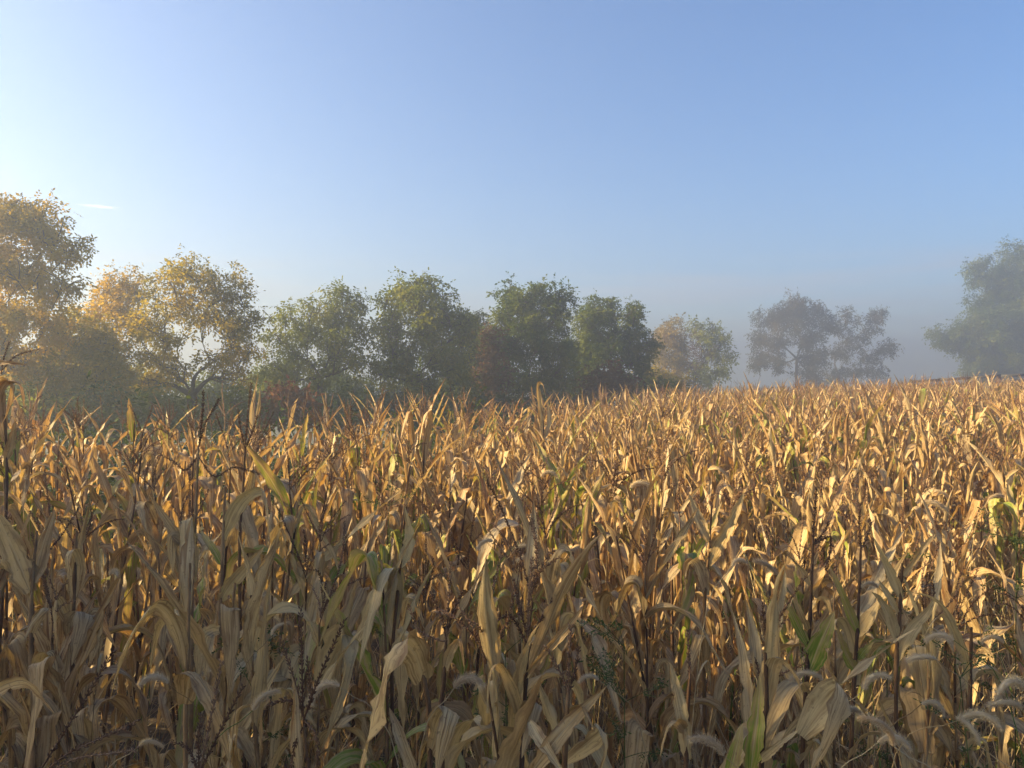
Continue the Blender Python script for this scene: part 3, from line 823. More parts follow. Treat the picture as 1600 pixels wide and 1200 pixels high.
BRANCH = [spike_mesh('tassel_branch', [spikelet_spike(tassel_branch_path(lrs, lrs.uniform(0.14, 0.24), lrs.uniform(0.25, 0.7), lrs.uniform(-0.2, 1.3)), rs=lrs)], M_TASSEL) for _ in range(9)]
def rotz(P, a):
    c, s = math.cos(a), math.sin(a)
    return P @ np.array([[c, s, 0], [-s, c, 0], [0, 0, 1]])
WHOLE_TASSEL = []
for i in range(8):
    As = [spikelet_spike(tassel_branch_path(lrs, lrs.uniform(0.28, 0.40), lrs.uniform(0, 0.1), lrs.uniform(-0.2, 0.4)), 0.014, 0.014, lrs)]
    for k in range(lrs.integers(3, 8)):
        As.append(spikelet_spike(rotz(tassel_branch_path(lrs, lrs.uniform(0.12, 0.22), lrs.uniform(0.25, 0.7), lrs.uniform(-0.2, 1.2)), lrs.uniform(0, 6.28)) + np.array([0, 0, lrs.uniform(0.02, 0.11)]), 0.014, 0.014, lrs))
    WHOLE_TASSEL.append(spike_mesh('tassel', As, M_TASSEL))

# ------------------------------------------------------------------ plant positions: rows across the view
def plant_height(x, y, rs):
    h = rs.normal(1.72, 0.12)
    # shorter, weedier corn close by on the right
    h += 0.33 * float(smooth(0.3, -2.2, x)) * float(smooth(3, 6, y))
    h -= 0.42 * float(smooth(0.3, 2.2, x - 0.12 * y)) * float(1 - smooth(4.0, 8.5, y))
    return float(np.clip(h, 0.9, 2.05))
ROW_TILT = math.tan(R(7))
rows = []
prs = np.random.default_rng(77)
r = 0
y0 = 1.85
while y0 + r * 0.72 < 52:
    yy = y0 + r * 0.72
    xs = np.arange(-9 - 0.1 * yy, 42, 0.25) + prs.uniform(0, 0.2)
    for x in xs:
        x_ = x + prs.normal(0, 0.05); y_ = yy + prs.normal(0, 0.08) - ROW_TILT * x
        if prs.random() < 0.13: continue
        if y_ > edge_y(x_) + prs.normal(0, 0.25): continue
        if y_ < 2.3: continue
        if abs(x_) > 0.70 * y_ + 2.6: continue
        if y_ < 2.6 and prs.random() < 0.4: continue
        rows.append((x_, y_, r))
    r += 1
PL = np.array(rows)
infr = (np.abs(PL[:, 0]) < 0.67 * PL[:, 1] + 0.15)
order = np.argsort(np.where(infr, np.hypot(PL[:, 0], PL[:, 1]), 1e6))
N_HERO = 26
near_idx = order[:300 - N_HERO]
far_idx = order[300 - N_HERO:]

LAND = [(90, 'the tall ochre tree'), (190, 'the thin ochre tree'), (300, 'the round golden tree'), (440, 'the red sumac bush'), (520, 'the lopsided tree'),
        (655, 'the domed tree'), (740, 'the dark gap tree'), (835, 'the knobbed dark tree'), (955, 'the last dark tree'), (1045, 'the orange tree'),
        (1110, 'the vine wrapped tree'), (1245, 'the umbrella topped tree'), (1345, 'the splayed foggy tree'), (1425, 'the empty fog gap'), (1550, 'the huge misty tree')]
ORD = ['first', 'second', 'third', 'fourth', 'fifth', 'sixth', 'seventh', 'eighth', 'ninth', 'tenth', 'eleventh', 'twelfth', 'thirteenth', 'fourteenth', 'fifteenth', 'sixteenth', 'seventeenth']
CORN = 'dry corn plants in the nearest rows'

near_meta = []
def near_plant(i, rank):
    x, y, rw = PL[i]
    rs = np.random.default_rng(1000 + int(i))
    g = float(ground_h(x, y))
    H = plant_height(x, y, rs)
    root = empty('corn_plant', (x, y, g))
    root.rotation_euler = (rs.normal(0, 0.07), rs.normal(0, 0.07), rs.uniform(0, 6.28))
    sm, P = STALK[rs.integers(len(STALK))]
    sc = H / 1.75
    link('stalk', sm, root, None, None, (sc ** 0.5, sc ** 0.5, sc))
    nl = rs.integers(10, 14)
    zs = np.linspace(0.24, 0.93, nl) + rs.normal(0, 0.012, nl)
    az0 = rs.uniform(0, 6.28)
    ngreen = 0
    greeny = rs.random() < 0.34
    for k in range(nl):
        t = zs[k]
        if t < 0.45: kind = rs.choice(KINDS, p=(0.02, 0.2, 0.18, 0.6))
        elif t < 0.72: kind = rs.choice(KINDS, p=(0.18, 0.38, 0.22, 0.22))
        else: kind = rs.choice(KINDS, p=(0.42, 0.37, 0.18, 0.03))
        if greeny and rs.random() < 0.4 and t > 0.4:
            kind += '_green'; ngreen += 1
        me = LEAF[kind][rs.integers(len(LEAF[kind]))]
        p = np.array([np.interp(t * 1.75, P[:, 2], P[:, 0]) * sc ** 0.5, np.interp(t * 1.75, P[:, 2], P[:, 1]) * sc ** 0.5, t * H])
        s = rs.uniform(0.88, 1.22) * (0.7 if t > 0.88 else 1.0) * (0.85 if t < 0.4 else 1.0)
        link('leaf', me, root, p, (rs.normal(0, 0.08), rs.normal(0, 0.1), az0 + k * math.pi + rs.normal(0, 0.45)), (s, s * rs.uniform(0.85, 1.15), s))
    tp = np.array([P[-1, 0] * sc ** 0.5, P[-1, 1] * sc ** 0.5, H])
    tas = 'topped'
    if rs.random() < 0.72:
        if rank < 70:
            ts = link('tassel', SPIKE[rs.integers(len(SPIKE))], root, tp, (rs.normal(0, .1), rs.normal(0, .1), rs.uniform(0, 6.28)))
            for k in range(rs.integers(2, 7)):
                link('tassel_branch', BRANCH[rs.integers(len(BRANCH))], ts, (0, 0, rs.uniform(0.02, 0.10)), (0, 0, rs.uniform(0, 6.28)))
        else:
            ts = link('tassel', WHOLE_TASSEL[rs.integers(len(WHOLE_TASSEL))], root, tp, (rs.normal(0, .12), rs.normal(0, .12), rs.uniform(0, 6.28)))
    else:
        tas = 'tasselless'
    look = ('tasselled' if tas == 'topped' else 'tasselless') + (' green streaked' if ngreen else ' straw')
    near_meta.append((root, int(rw), x, y, look))

for rank, i in enumerate(near_idx):
    near_plant(i, rank)
# labels: look, row from the front, place below a landmark of the treeline
from collections import defaultdict
grp = defaultdict(list)
rows_used = sorted({m[1] for m in near_meta})
for m_ in near_meta:
    pxx = 800 + m_[2] / m_[3] * F
    li = min(range(len(LAND)), key=lambda k: abs(LAND[k][0] - pxx))
    grp[(m_[1], li)].append((m_[2] / m_[3], m_))
for (rw, li), lst in grp.items():
    lst.sort(key=lambda a: a[0])
    for j, (_, m_) in enumerate(lst):
        o = m_[0]
        rn = ORD[min(rows_used.index(rw), len(ORD) - 1)]
        pos = 'alone' if len(lst) == 1 else ORD[j] + ' from left'
        tag(o, f'{m_[4]} corn plant, {rn} row, {pos} below {LAND[li][1]}', 'corn plant', CORN)

# ------------------------------------------------------------------ hero plants, set one by one
def hero_leaf(root, pts, wpx, green=0.0, fold=0.35, face=0.0, wave=0.15, rnd=None, twist=0.0, name='leaf', peak=0.22):
    rs = np.random.default_rng(int(abs(pts[0][0]) * 7 + abs(pts[0][1])))
    W = np.array([px(*p) for p in pts]); D = W[:, 1].mean()
    P = catmull(W, 20)
    T0 = unit(P[1] - P[0]); view = unit(P[0] - np.array([0, 0, CAMZ]))
    S0 = unit(np.cross(T0, view))
    N0 = np.cross(T0, S0)
    S0 = S0 * math.cos(face) + N0 * math.sin(face)
    L = np.linalg.norm(np.diff(P, axis=0), axis=1).sum()
    v, f, uv = leaf_strip(P - np.array(root.location), S0, wpx * D / F / max(math.cos(fold), 0.4), 7, fold, wave, twist, None, rs, green, L, peak)
    return link(name, mesh_from('leaf', v, f, [M_LEAF], None, uv, np.full(len(v), rs.random() if rnd is None else rnd)), root)

def hero_plant(label, stalk_px, D, leaves=(), tassels=(), extra=3, seed=0, r0=0.010):
    """stalk_px: pixel points from the top of the stalk downwards"""
    rs = np.random.default_rng(seed + 400)
    pts = [px(x, y, D) for x, y in stalk_px]
    last = pts[-1]
    g = float(ground_h(last[0], last[1]))
    foot = np.array([last[0] + rs.uniform(-.05, .05), last[1], g])
    root = empty('corn_plant', foot)
    tag(root, label, 'corn plant', CORN)
    path = [p - foot for p in pts] + [np.array([0, 0, max(0.3, (last[2] - g) * 0.4)]), np.array([0, 0, -0.04])]
    P = catmull(path, 24)[::-1]
    rad = np.linspace(r0, r0 * 0.38, 24) * np.where(np.arange(24) % 4 == 1, 1.3, 1.0)
    v, f = tube(P, rad, 7)
    link('stalk', mesh_from('stalk', v, f, [M_STALK], None, None, np.full(len(v), rs.random() * 0.8)), root)
    for lf in leaves:
        hero_leaf(root, **lf)
    first = None
    for tpts in tassels:
        W = np.array([px(*p) for p in tpts]) - foot
        me = spike_mesh('tassel_branch', [spikelet_spike(catmull(W, 12), 0.0075, 0.0115, rs, 0.0019)], M_TASSEL)
        if first is None:
            first = link('tassel', me, root)
        else:
            link('tassel_branch', me, first)
    for k in range(extra):                       # limp lower leaves
        t = 0.2 + 0.45 * k / max(1, extra)
        q = P[int(t * 20)]
        kind = rs.choice(('hang', 'arch', 'kink', 'hang'))
        link('leaf', LEAF[kind][rs.integers(14)], root, q, (0, 0, rs.uniform(0, 6.28)), (0.9, 0.9, 0.9))
    return root

def lf(pts, w, **k):
    return dict(pts=pts, wpx=w, **k)
hero_plant('corn plant with big grey leaf arching over to the left, near lower left', [(297, 880), (294, 1000), (290, 1190)], 2.4,
           [lf([(291, 1045, 2.4), (280, 990, 2.38), (262, 955, 2.34), (240, 945, 2.3), (208, 985, 2.25), (186, 1040, 2.24), (170, 1098, 2.24)], 34, fold=0.3, rnd=0.98, peak=0.45),
            lf([(293, 955, 2.42), (291, 900, 2.43), (294, 850, 2.45), (300, 805, 2.47)], 24, fold=0.5, rnd=0.2),
            lf([(290, 1040, 2.42), (275, 985, 2.46), (262, 960, 2.5), (245, 1000, 2.52), (235, 1050, 2.54)], 26, fold=0.3, rnd=0.5),
            lf([(289, 1100, 2.38), (300, 1050, 2.34), (325, 1080, 2.3), (345, 1130, 2.3), (360, 1195, 2.3)], 46, fold=0.2, rnd=0.9)], seed=1)
hero_plant('corn plant with very broad drooping tan leaf at lower centre left', [(652, 1000), (662, 1060), (672, 1195)], 1.9,
           [lf([(662, 1062, 1.9), (648, 1022, 1.87), (628, 1004, 1.84), (608, 1022, 1.8), (592, 1085, 1.78), (576, 1150, 1.78), (558, 1225, 1.78)], 84, fold=0.18, rnd=0.9, wave=0.3, peak=0.55),
            lf([(672, 1180, 1.9), (690, 1118, 1.86), (704, 1108, 1.82), (700, 1130, 1.78), (690, 1170, 1.77), (682, 1215, 1.77)], 42, fold=0.15, rnd=0.86, wave=0.05),
            lf([(648, 1215, 1.8), (628, 1160, 1.78), (608, 1105, 1.77)], 22, fold=0.5, rnd=0.55)], seed=2, extra=2)
hero_plant('corn plant with one stiff straight spear leaf slanting up at lower centre', [(826, 1000), (822, 1060), (815, 1195)], 2.2,
           [lf([(821, 1057, 2.2), (850, 1022, 2.18), (884, 984, 2.15), (914, 945, 2.13)], 15, fold=0.75, rnd=0.35),
            lf([(818, 1142, 2.2), (805, 1090, 2.15), (790, 1056, 2.1), (777, 1038, 2.06), (765, 1050, 2.05), (761, 1085, 2.05), (763, 1120, 2.05)], 19, fold=0.4, rnd=0.3),
            lf([(822, 1135, 2.2), (826, 1105, 2.15), (836, 1098, 2.1), (830, 1130, 2.07), (815, 1185, 2.05)], 30, fold=0.2, rnd=0.88)],
           [[(826, 1000, 2.2), (812, 950, 2.2), (803, 905, 2.2)], [(824, 1005, 2.2), (826, 940, 2.2), (832, 870, 2.2)], [(825, 1010, 2.2), (800, 965, 2.2), (775, 970, 2.2), (748, 995, 2.2)], [(826, 1000, 2.2), (850, 960, 2.2), (868, 930, 2.2)]], seed=3)
hero_plant('corn plant with two crossing blades at bottom centre', [(888, 1080), (885, 1140), (882, 1210)], 1.85,
           [lf([(825, 1215, 1.8), (858, 1170, 1.8), (895, 1125, 1.82), (948, 1072, 1.84)], 27, fold=0.45, rnd=0.3),
            lf([(828, 1128, 1.88), (850, 1165, 1.8), (885, 1215, 1.76)], 20, fold=0.4, rnd=0.55),
            lf([(884, 1140, 1.9), (900, 1110, 1.86), (912, 1105, 1.82), (925, 1130, 1.8), (932, 1150, 1.8)], 20, fold=0.3, rnd=0.7),
            lf([(884, 1190, 1.9), (935, 1150, 1.86), (940, 1140, 1.82), (948, 1170, 1.8), (935, 1215, 1.8)], 30, fold=0.2, rnd=0.0)],
           [[(888, 1080, 1.86), (889, 1030, 1.86), (892, 975, 1.86)], [(888, 1078, 1.86), (870, 1040, 1.86), (852, 1010, 1.86)], [(888, 1085, 1.86), (900, 1040, 1.86), (905, 1010, 1.86)]], seed=4, extra=1)
hero_plant('corn plant with a sharply folded orange leaf hanging from a flat top', [(630, 850), (622, 920), (612, 1080)], 2.8,
           [lf([(618, 960, 2.82), (612, 905, 2.78), (603, 888, 2.74), (592, 905, 2.7), (578, 960, 2.68), (560, 1045, 2.67)], 34, fold=0.25, rnd=0.38, wave=0.05),
            lf([(617, 980, 2.8), (621, 900, 2.82), (612, 890, 2.76), (612, 920, 2.73), (604, 985, 2.73)], 22, fold=0.3, rnd=0.72),
            lf([(617, 1000, 2.85), (598, 935, 2.9), (582, 945, 2.9), (560, 1000, 2.9), (545, 1010, 2.9)], 34, fold=0.3, rnd=0.55),
            lf([(625, 890, 2.8), (640, 840, 2.8), (632, 790, 2.8)], 18, fold=0.5, rnd=0.1)], seed=5)
hero_plant('corn plant with bright green leaves fanned upwards at lower right', [(1270, 850), (1266, 960), (1258, 1100)], 2.5,
           [lf([(1264, 1050, 2.5), (1275, 1020, 2.48), (1288, 990, 2.46), (1304, 955, 2.44)], 34, green=1.0, fold=0.15, rnd=0.05),
            lf([(1264, 1012, 2.5), (1250, 985, 2.5), (1238, 960, 2.48), (1226, 932, 2.46)], 17, green=1.0, fold=0.35, rnd=0.05),
            lf([(1264, 985, 2.5), (1252, 960, 2.45), (1240, 935, 2.44), (1233, 950, 2.42)], 12, fold=0.4, rnd=0.7),
            lf([(1266, 915, 2.5), (1250, 888, 2.5), (1228, 862, 2.5)], 9, fold=0.8, rnd=0.72)],
           [[(1270, 850, 2.5), (1273, 800, 2.5), (1276, 760, 2.5)], [(1270, 850, 2.5), (1285, 835, 2.5), (1295, 815, 2.5)], [(1270, 852, 2.5), (1298, 840, 2.5), (1292, 890, 2.5)]], seed=6)
hero_plant('corn plant with long half green blade rising right of the green fan', [(1345, 860), (1340, 980), (1333, 1100)], 2.6,
           [lf([(1341, 990, 2.6), (1325, 950, 2.58), (1310, 915, 2.56), (1297, 885, 2.55)], 15, green=0.75, fold=0.4, rnd=0.2),
            lf([(1338, 1050, 2.6), (1322, 1020, 2.58), (1308, 980, 2.56)], 16, green=0.85, fold=0.4, rnd=0.2),
            lf([(1340, 1030, 2.6), (1352, 1015, 2.58), (1366, 1002, 2.56)], 13, green=1.0, fold=0.3, rnd=0.2),
            lf([(1338, 1070, 2.6), (1330, 1010, 2.62), (1318, 970, 2.62), (1300, 975, 2.6), (1290, 1040, 2.58)], 22, fold=0.3, rnd=0.85)],
           [[(1345, 860, 2.6), (1343, 820, 2.6), (1344, 785, 2.6)], [(1345, 860, 2.6), (1356, 835, 2.6), (1362, 815, 2.6)]], seed=7)
hero_plant('corn plant with two wide orange spear leaves forming a V', [(1112, 790), (1108, 860), (1100, 980)], 3.4,
           [lf([(1107, 882, 3.4), (1122, 852, 3.38), (1142, 815, 3.36), (1163, 770, 3.34)], 24, fold=0.35, rnd=0.38),
            lf([(1107, 846, 3.4), (1098, 825, 3.4), (1086, 798, 3.4), (1076, 770, 3.4)], 18, fold=0.45, rnd=0.0),
            lf([(1104, 930, 3.4), (1092, 885, 3.38), (1080, 877, 3.36), (1070, 900, 3.35), (1072, 935, 3.35)], 22, fold=0.2, rnd=0.4),
            lf([(1102, 925, 3.4), (1090, 890, 3.44), (1075, 880, 3.44), (1068, 915, 3.44)], 20, fold=0.2, rnd=0.72)], seed=8)
hero_plant('corn plant with brown and green split leaf and folded broad leaf, lower right of centre', [(1196, 1020), (1198, 1100), (1190, 1195)], 1.9,
           [lf([(1172, 1215, 1.88), (1178, 1160, 1.86), (1184, 1110, 1.86), (1188, 1050, 1.85)], 30, green=0.85, fold=0.3, rnd=0.38),
            lf([(1140, 1215, 1.86), (1150, 1170, 1.85), (1160, 1130, 1.85)], 22, green=0.95, fold=0.2, rnd=0.2),
            lf([(1196, 1105, 1.92), (1205, 1050, 1.9), (1215, 1028, 1.87), (1235, 1040, 1.85), (1250, 1070, 1.84), (1254, 1108, 1.84)], 26, fold=0.2, rnd=0.72),
            lf([(1252, 1150, 1.9), (1300, 1085, 1.86), (1318, 1082, 1.82), (1300, 1140, 1.8), (1265, 1210, 1.8)], 52, fold=0.15, rnd=0.62, wave=0.2),
            lf([(1186, 1190, 1.9), (1215, 1165, 1.86), (1248, 1140, 1.84)], 14, fold=0.4, rnd=0.3)], seed=9, extra=1)
hero_plant('corn plant with a pale pointed blade standing upright right of bottom centre', [(1078, 1060), (1074, 1120), (1072, 1200)], 2.0,
           [lf([(1074, 1185, 2.0), (1068, 1130, 1.98), (1058, 1080, 1.97), (1046, 1032, 1.96)], 24, fold=0.4, rnd=0.88, wave=0.3),
            lf([(1074, 1150, 2.0), (1060, 1128, 1.96), (1045, 1130, 1.93), (1035, 1160, 1.92), (1028, 1200, 1.92)], 20, fold=0.3, rnd=0.55)],
           [[(1078, 1060, 2.0), (1076, 1020, 2.0), (1075, 985, 2.0)]], seed=10, extra=1)
hero_plant('corn plant with short glowing orange flap leaf near left edge', [(120, 830), (117, 900), (112, 1050)], 2.9,
           [lf([(115, 935, 2.9), (120, 880, 2.9), (112, 860, 2.86), (104, 872, 2.84), (108, 900, 2.83), (112, 928, 2.83)], 26, fold=0.1, rnd=0.4, wave=0.0),
            lf([(112, 1000, 2.9), (122, 965, 2.86), (134, 960, 2.82), (124, 1000, 2.8), (112, 1040, 2.8)], 40, fold=0.1, rnd=0.9, wave=0.0),
            lf([(113, 985, 2.9), (100, 958, 2.88), (88, 937, 2.86), (84, 960, 2.84), (90, 1030, 2.84)], 18, fold=0.3, rnd=0.72),
            lf([(115, 960, 2.9), (138, 968, 2.92), (150, 960, 2.9), (150, 1000, 2.9), (140, 1040, 2.9)], 24, fold=0.2, rnd=0.2)], seed=11)
hero_plant('corn plant with wide tan blade leaning off the left edge and upright neighbour blade', [(58, 830), (52, 900), (48, 1020)], 2.7,
           [lf([(48, 925, 2.7), (30, 880, 2.68), (12, 840, 2.66), (-8, 795, 2.64)], 42, fold=0.2, rnd=0.55),
            lf([(52, 910, 2.7), (62, 870, 2.72), (72, 835, 2.74), (86, 795, 2.76)], 26, fold=0.35, rnd=0.92),
            lf([(50, 990, 2.7), (62, 960, 2.66), (72, 950, 2.62), (50, 975, 2.6), (38, 1000, 2.58)], 16, fold=0.3, rnd=0.86)], seed=12)
hero_plant('corn plant with reddish spear leaf slanting up right above arching grey leaf', [(352, 760), (348, 850), (342, 1000)], 2.9,
           [lf([(344, 940, 2.9), (362, 912, 2.88), (386, 884, 2.86), (414, 853, 2.84)], 22, fold=0.35, rnd=0.72, green=0.2),
            lf([(346, 882, 2.9), (336, 862, 2.9), (324, 845, 2.9), (312, 828, 2.9)], 14, fold=0.45, green=0.8, rnd=0.2),
            lf([(349, 842, 2.92), (366, 800, 2.9), (385, 775, 2.88), (410, 765, 2.86), (418, 790, 2.84), (422, 850, 2.84)], 22, fold=0.35, rnd=0.38),
            lf([(344, 985, 2.9), (330, 985, 2.86), (316, 1000, 2.84), (310, 1060, 2.84)], 24, fold=0.3, rnd=0.72)], seed=13)
hero_plant('corn plant with long straight tan blade slanting up left above grey arch', [(310, 700), (306, 800), (300, 940)], 3.1,
           [lf([(304, 874, 3.1), (280, 842, 3.08), (256, 808, 3.06), (232, 770, 3.04)], 15, fold=0.6, rnd=0.3),
            lf([(303, 900, 3.1), (298, 842, 3.08), (290, 812, 3.06), (288, 850, 3.04), (286, 930, 3.04)], 24, fold=0.2, rnd=0.2),
            lf([(303, 910, 3.1), (285, 850, 3.08), (268, 842, 3.06), (270, 900, 3.04)], 22, fold=0.2, rnd=0.9)],
           [[(310, 700, 3.1), (322, 660, 3.1), (344, 622, 3.1)], [(310, 705, 3.1), (316, 650, 3.1), (318, 610, 3.1)], [(311, 710, 3.1), (290, 735, 3.1), (270, 720, 3.1), (250, 710, 3.1)],
            [(311, 715, 3.1), (335, 745, 3.1), (365, 730, 3.1), (405, 740, 3.1)]], seed=14)
hero_plant('corn plant with tall dark beaded tassel spike standing against golden tree', [(383, 700), (380, 760), (374, 900)], 3.6,
           [lf([(378, 800, 3.6), (392, 760, 3.58), (398, 735, 3.56), (412, 770, 3.54)], 14, fold=0.3, rnd=0.2),
            lf([(377, 830, 3.6), (362, 800, 3.6), (352, 780, 3.6)], 14, fold=0.4, rnd=0.6)],
           [[(383, 700, 3.6), (387, 650, 3.6), (393, 598, 3.6)], [(383, 703, 3.6), (376, 670, 3.6), (372, 640, 3.6)], [(383, 702, 3.6), (394, 675, 3.6), (402, 650, 3.6)]], seed=15)
hero_plant('tallest corn plant with folded tan leaves rising above the field at left edge', [(2, 590), (8, 660), (10, 800)], 4.0,
           [lf([(8, 690, 4.0), (-2, 630, 3.98), (8, 598, 3.95), (28, 596, 3.92), (36, 612, 3.9), (38, 640, 3.9)], 19, fold=0.25, rnd=0.38),
            lf([(6, 660, 4.0), (-14, 615, 3.98), (2, 592, 3.95), (20, 600, 3.94), (14, 640, 3.92), (2, 665, 3.92)], 20, fold=0.25, rnd=0.2),
            lf([(-30, 575, 4.0), (-8, 566, 3.97), (18, 566, 3.94), (46, 571, 3.92)], 9, fold=0.5, rnd=0.3),
            lf([(9, 720, 4.0), (18, 690, 3.98), (24, 655, 3.96)], 14, fold=0.3, rnd=0.2)],
           [[(2, 580, 4.0), (25, 556, 4.0), (60, 546, 4.0)], [(2, 585, 4.0), (6, 560, 4.0), (14, 535, 4.0)]], seed=16)
hero_plant('corn plant of which only thick beaded tassel arms show, slanting, bottom left corner', [(62, 1200), (55, 1260), (48, 1330)], 1.75,
           [lf([(-30, 1095, 1.75), (5, 1072, 1.74), (38, 1065, 1.72), (62, 1085, 1.7), (88, 1118, 1.7)], 24, fold=0.3, rnd=0.92)],
           [[(62, 1205, 1.75), (100, 1145, 1.74), (140, 1080, 1.73), (176, 1018, 1.72)], [(64, 1210, 1.75), (110, 1175, 1.72), (155, 1155, 1.7), (212, 1128, 1.68)],
            [(64, 1212, 1.75), (120, 1185, 1.72), (170, 1178, 1.7), (210, 1172, 1.69)]], seed=17, extra=1, r0=0.008)
hero_plant('corn plant with upright cluster of beaded tassel arms left of bottom centre', [(474, 1130), (478, 1180), (482, 1260)], 1.85,
           [lf([(468, 1215, 1.85), (462, 1150, 1.83), (462, 1090, 1.82), (456, 1055, 1.81)], 17, fold=0.5, rnd=0.3)],
           [[(474, 1130, 1.85), (472, 1050, 1.85), (470, 950, 1.85)], [(474, 1125, 1.85), (498, 1060, 1.83), (520, 1010, 1.82), (538, 970, 1.81)], [(473, 1120, 1.85), (462, 1070, 1.85), (438, 998, 1.85)],
            [(474, 1110, 1.85), (450, 1094, 1.84), (418, 1102, 1.83)], [(476, 1120, 1.85), (486, 1090, 1.86), (480, 1030, 1.86)], [(474, 1135, 1.85), (462, 1160, 1.83), (455, 1200, 1.82)], [(475, 1125, 1.85), (494, 1150, 1.83), (497, 1195, 1.82)]], seed=18, extra=1, r0=0.008)
hero_plant('corn plant with thin upright tassel trio at bottom edge, left of the cluster', [(312, 1205), (310, 1260), (306, 1330)], 1.8, [],
           [[(312, 1205, 1.8), (330, 1120, 1.8), (346, 1035, 1.8)], [(312, 1206, 1.8), (350, 1130, 1.79), (380, 1072, 1.78)], [(311, 1205, 1.8), (310, 1160, 1.8), (313, 1115, 1.8)], [(311, 1210, 1.8), (295, 1170, 1.8), (272, 1160, 1.8)]], seed=19, extra=1, r0=0.008)
hero_plant('corn plant with spread dark tassel near centre, left of the stiff spear leaf', [(697, 1000), (694, 1060), (690, 1160)], 2.2,
           [lf([(694, 1050, 2.2), (705, 1015, 2.18), (720, 1000, 2.15), (726, 1050, 2.12)], 16, fold=0.3, rnd=0.6)],
           [[(697, 1005, 2.2), (701, 940, 2.2), (704, 880, 2.2)], [(697, 1000, 2.2), (690, 965, 2.2), (672, 925, 2.2)], [(697, 1000, 2.2), (706, 960, 2.2), (722, 925, 2.2)], [(697, 1002, 2.2), (685, 1000, 2.2), (655, 985, 2.2), (640, 950, 2.2)]], seed=20)
hero_plant('corn plant with pale long wispy leaf arching over at right edge', [(1518, 980), (1516, 1060), (1512, 1150)], 2.5,
           [lf([(1514, 1085, 2.5), (1508, 1030, 2.5), (1494, 985, 2.48), (1476, 950, 2.46), (1450, 930, 2.44), (1420, 925, 2.42)], 12, fold=0.4, rnd=0.9),
            lf([(1516, 1060, 2.5), (1480, 970, 2.46), (1462, 966, 2.44), (1440, 1000, 2.42)], 10, fold=0.4, rnd=0.9)], seed=21)
hero_plant('corn plant with narrow spear leaf rising high above the right foreground', [(1410, 880), (1406, 950), (1400, 1080)], 2.8,
           [lf([(1408, 935, 2.8), (1394, 900, 2.8), (1380, 870, 2.8), (1364, 838, 2.8)], 15, fold=0.5, rnd=0.38),
            lf([(1412, 900, 2.8), (1430, 875, 2.78), (1447, 850, 2.76), (1464, 832, 2.75)], 11, fold=0.6, rnd=0.3),
            lf([(1404, 960, 2.8), (1388, 930, 2.8), (1372, 905, 2.8)], 11, fold=0.5, rnd=0.2),
            lf([(1402, 1000, 2.8), (1390, 960, 2.78), (1375, 935, 2.76), (1362, 925, 2.74)], 18, fold=0.3, rnd=0.55),
            lf([(1402, 1030, 2.8), (1425, 985, 2.78), (1450, 955, 2.76), (1462, 930, 2.74)], 20, fold=0.4, rnd=0.62)], seed=22)
hero_plant('corn plant with orange hanging leaf pair left of the V leaves', [(1060, 700), (1056, 780), (1050, 900)], 4.2,
           [lf([(1056, 780, 4.2), (1052, 720, 4.18), (1046, 695, 4.15), (1040, 740, 4.1), (1036, 785, 4.1)], 13, fold=0.15, rnd=0.38),
            lf([(1054, 840, 4.2), (1046, 775, 4.18), (1040, 768, 4.15), (1034, 810, 4.1), (1030, 850, 4.1)], 14, fold=0.15, rnd=0.4)], seed=23)
hero_plant('corn plant with yellow green leaf catching sun above the left field edge', [(210, 660), (208, 720), (205, 820)], 6.0,
           [lf([(208, 690, 6.0), (205, 665, 6.0), (203, 640, 6.0), (201, 622, 6.0)], 13, green=0.7, fold=0.2, rnd=0.2),
            lf([(208, 715, 6.0), (222, 690, 5.98), (234, 672, 5.96)], 9, fold=0.4, rnd=0.2)], seed=24, extra=4)
hero_plant('corn plant with tall folded leaf sticking up at middle of field edge', [(848, 640), (850, 700), (852, 790)], 8.0,
           [lf([(848, 680, 8.0), (845, 640, 8.0), (841, 602, 8.0), (848, 600, 7.97), (853, 622, 7.95)], 9, fold=0.3, rnd=0.38),
            lf([(849, 690, 8.0), (858, 660, 8.0), (856, 625, 8.0)], 8, fold=0.4, rnd=0.72),
            lf([(849, 700, 8.0), (840, 670, 8.0), (836, 640, 8.0)], 8, fold=0.4, rnd=0.2)], seed=25, extra=5)
hero_plant('corn plant with sunlit orange flap leaf left of centre field edge', [(664, 660), (662, 720), (660, 800)], 6.0,
           [lf([(662, 730, 6.0), (666, 690, 6.0), (672, 655, 5.97), (670, 642, 5.95), (662, 655, 5.9), (655, 695, 5.85)], 11, fold=0.2, rnd=0.38),
            lf([(661, 740, 6.0), (645, 690, 6.0), (640, 645, 5.98), (634, 655, 5.92), (624, 695, 5.9)], 10, fold=0.3, rnd=0.2)], seed=26, extra=5)

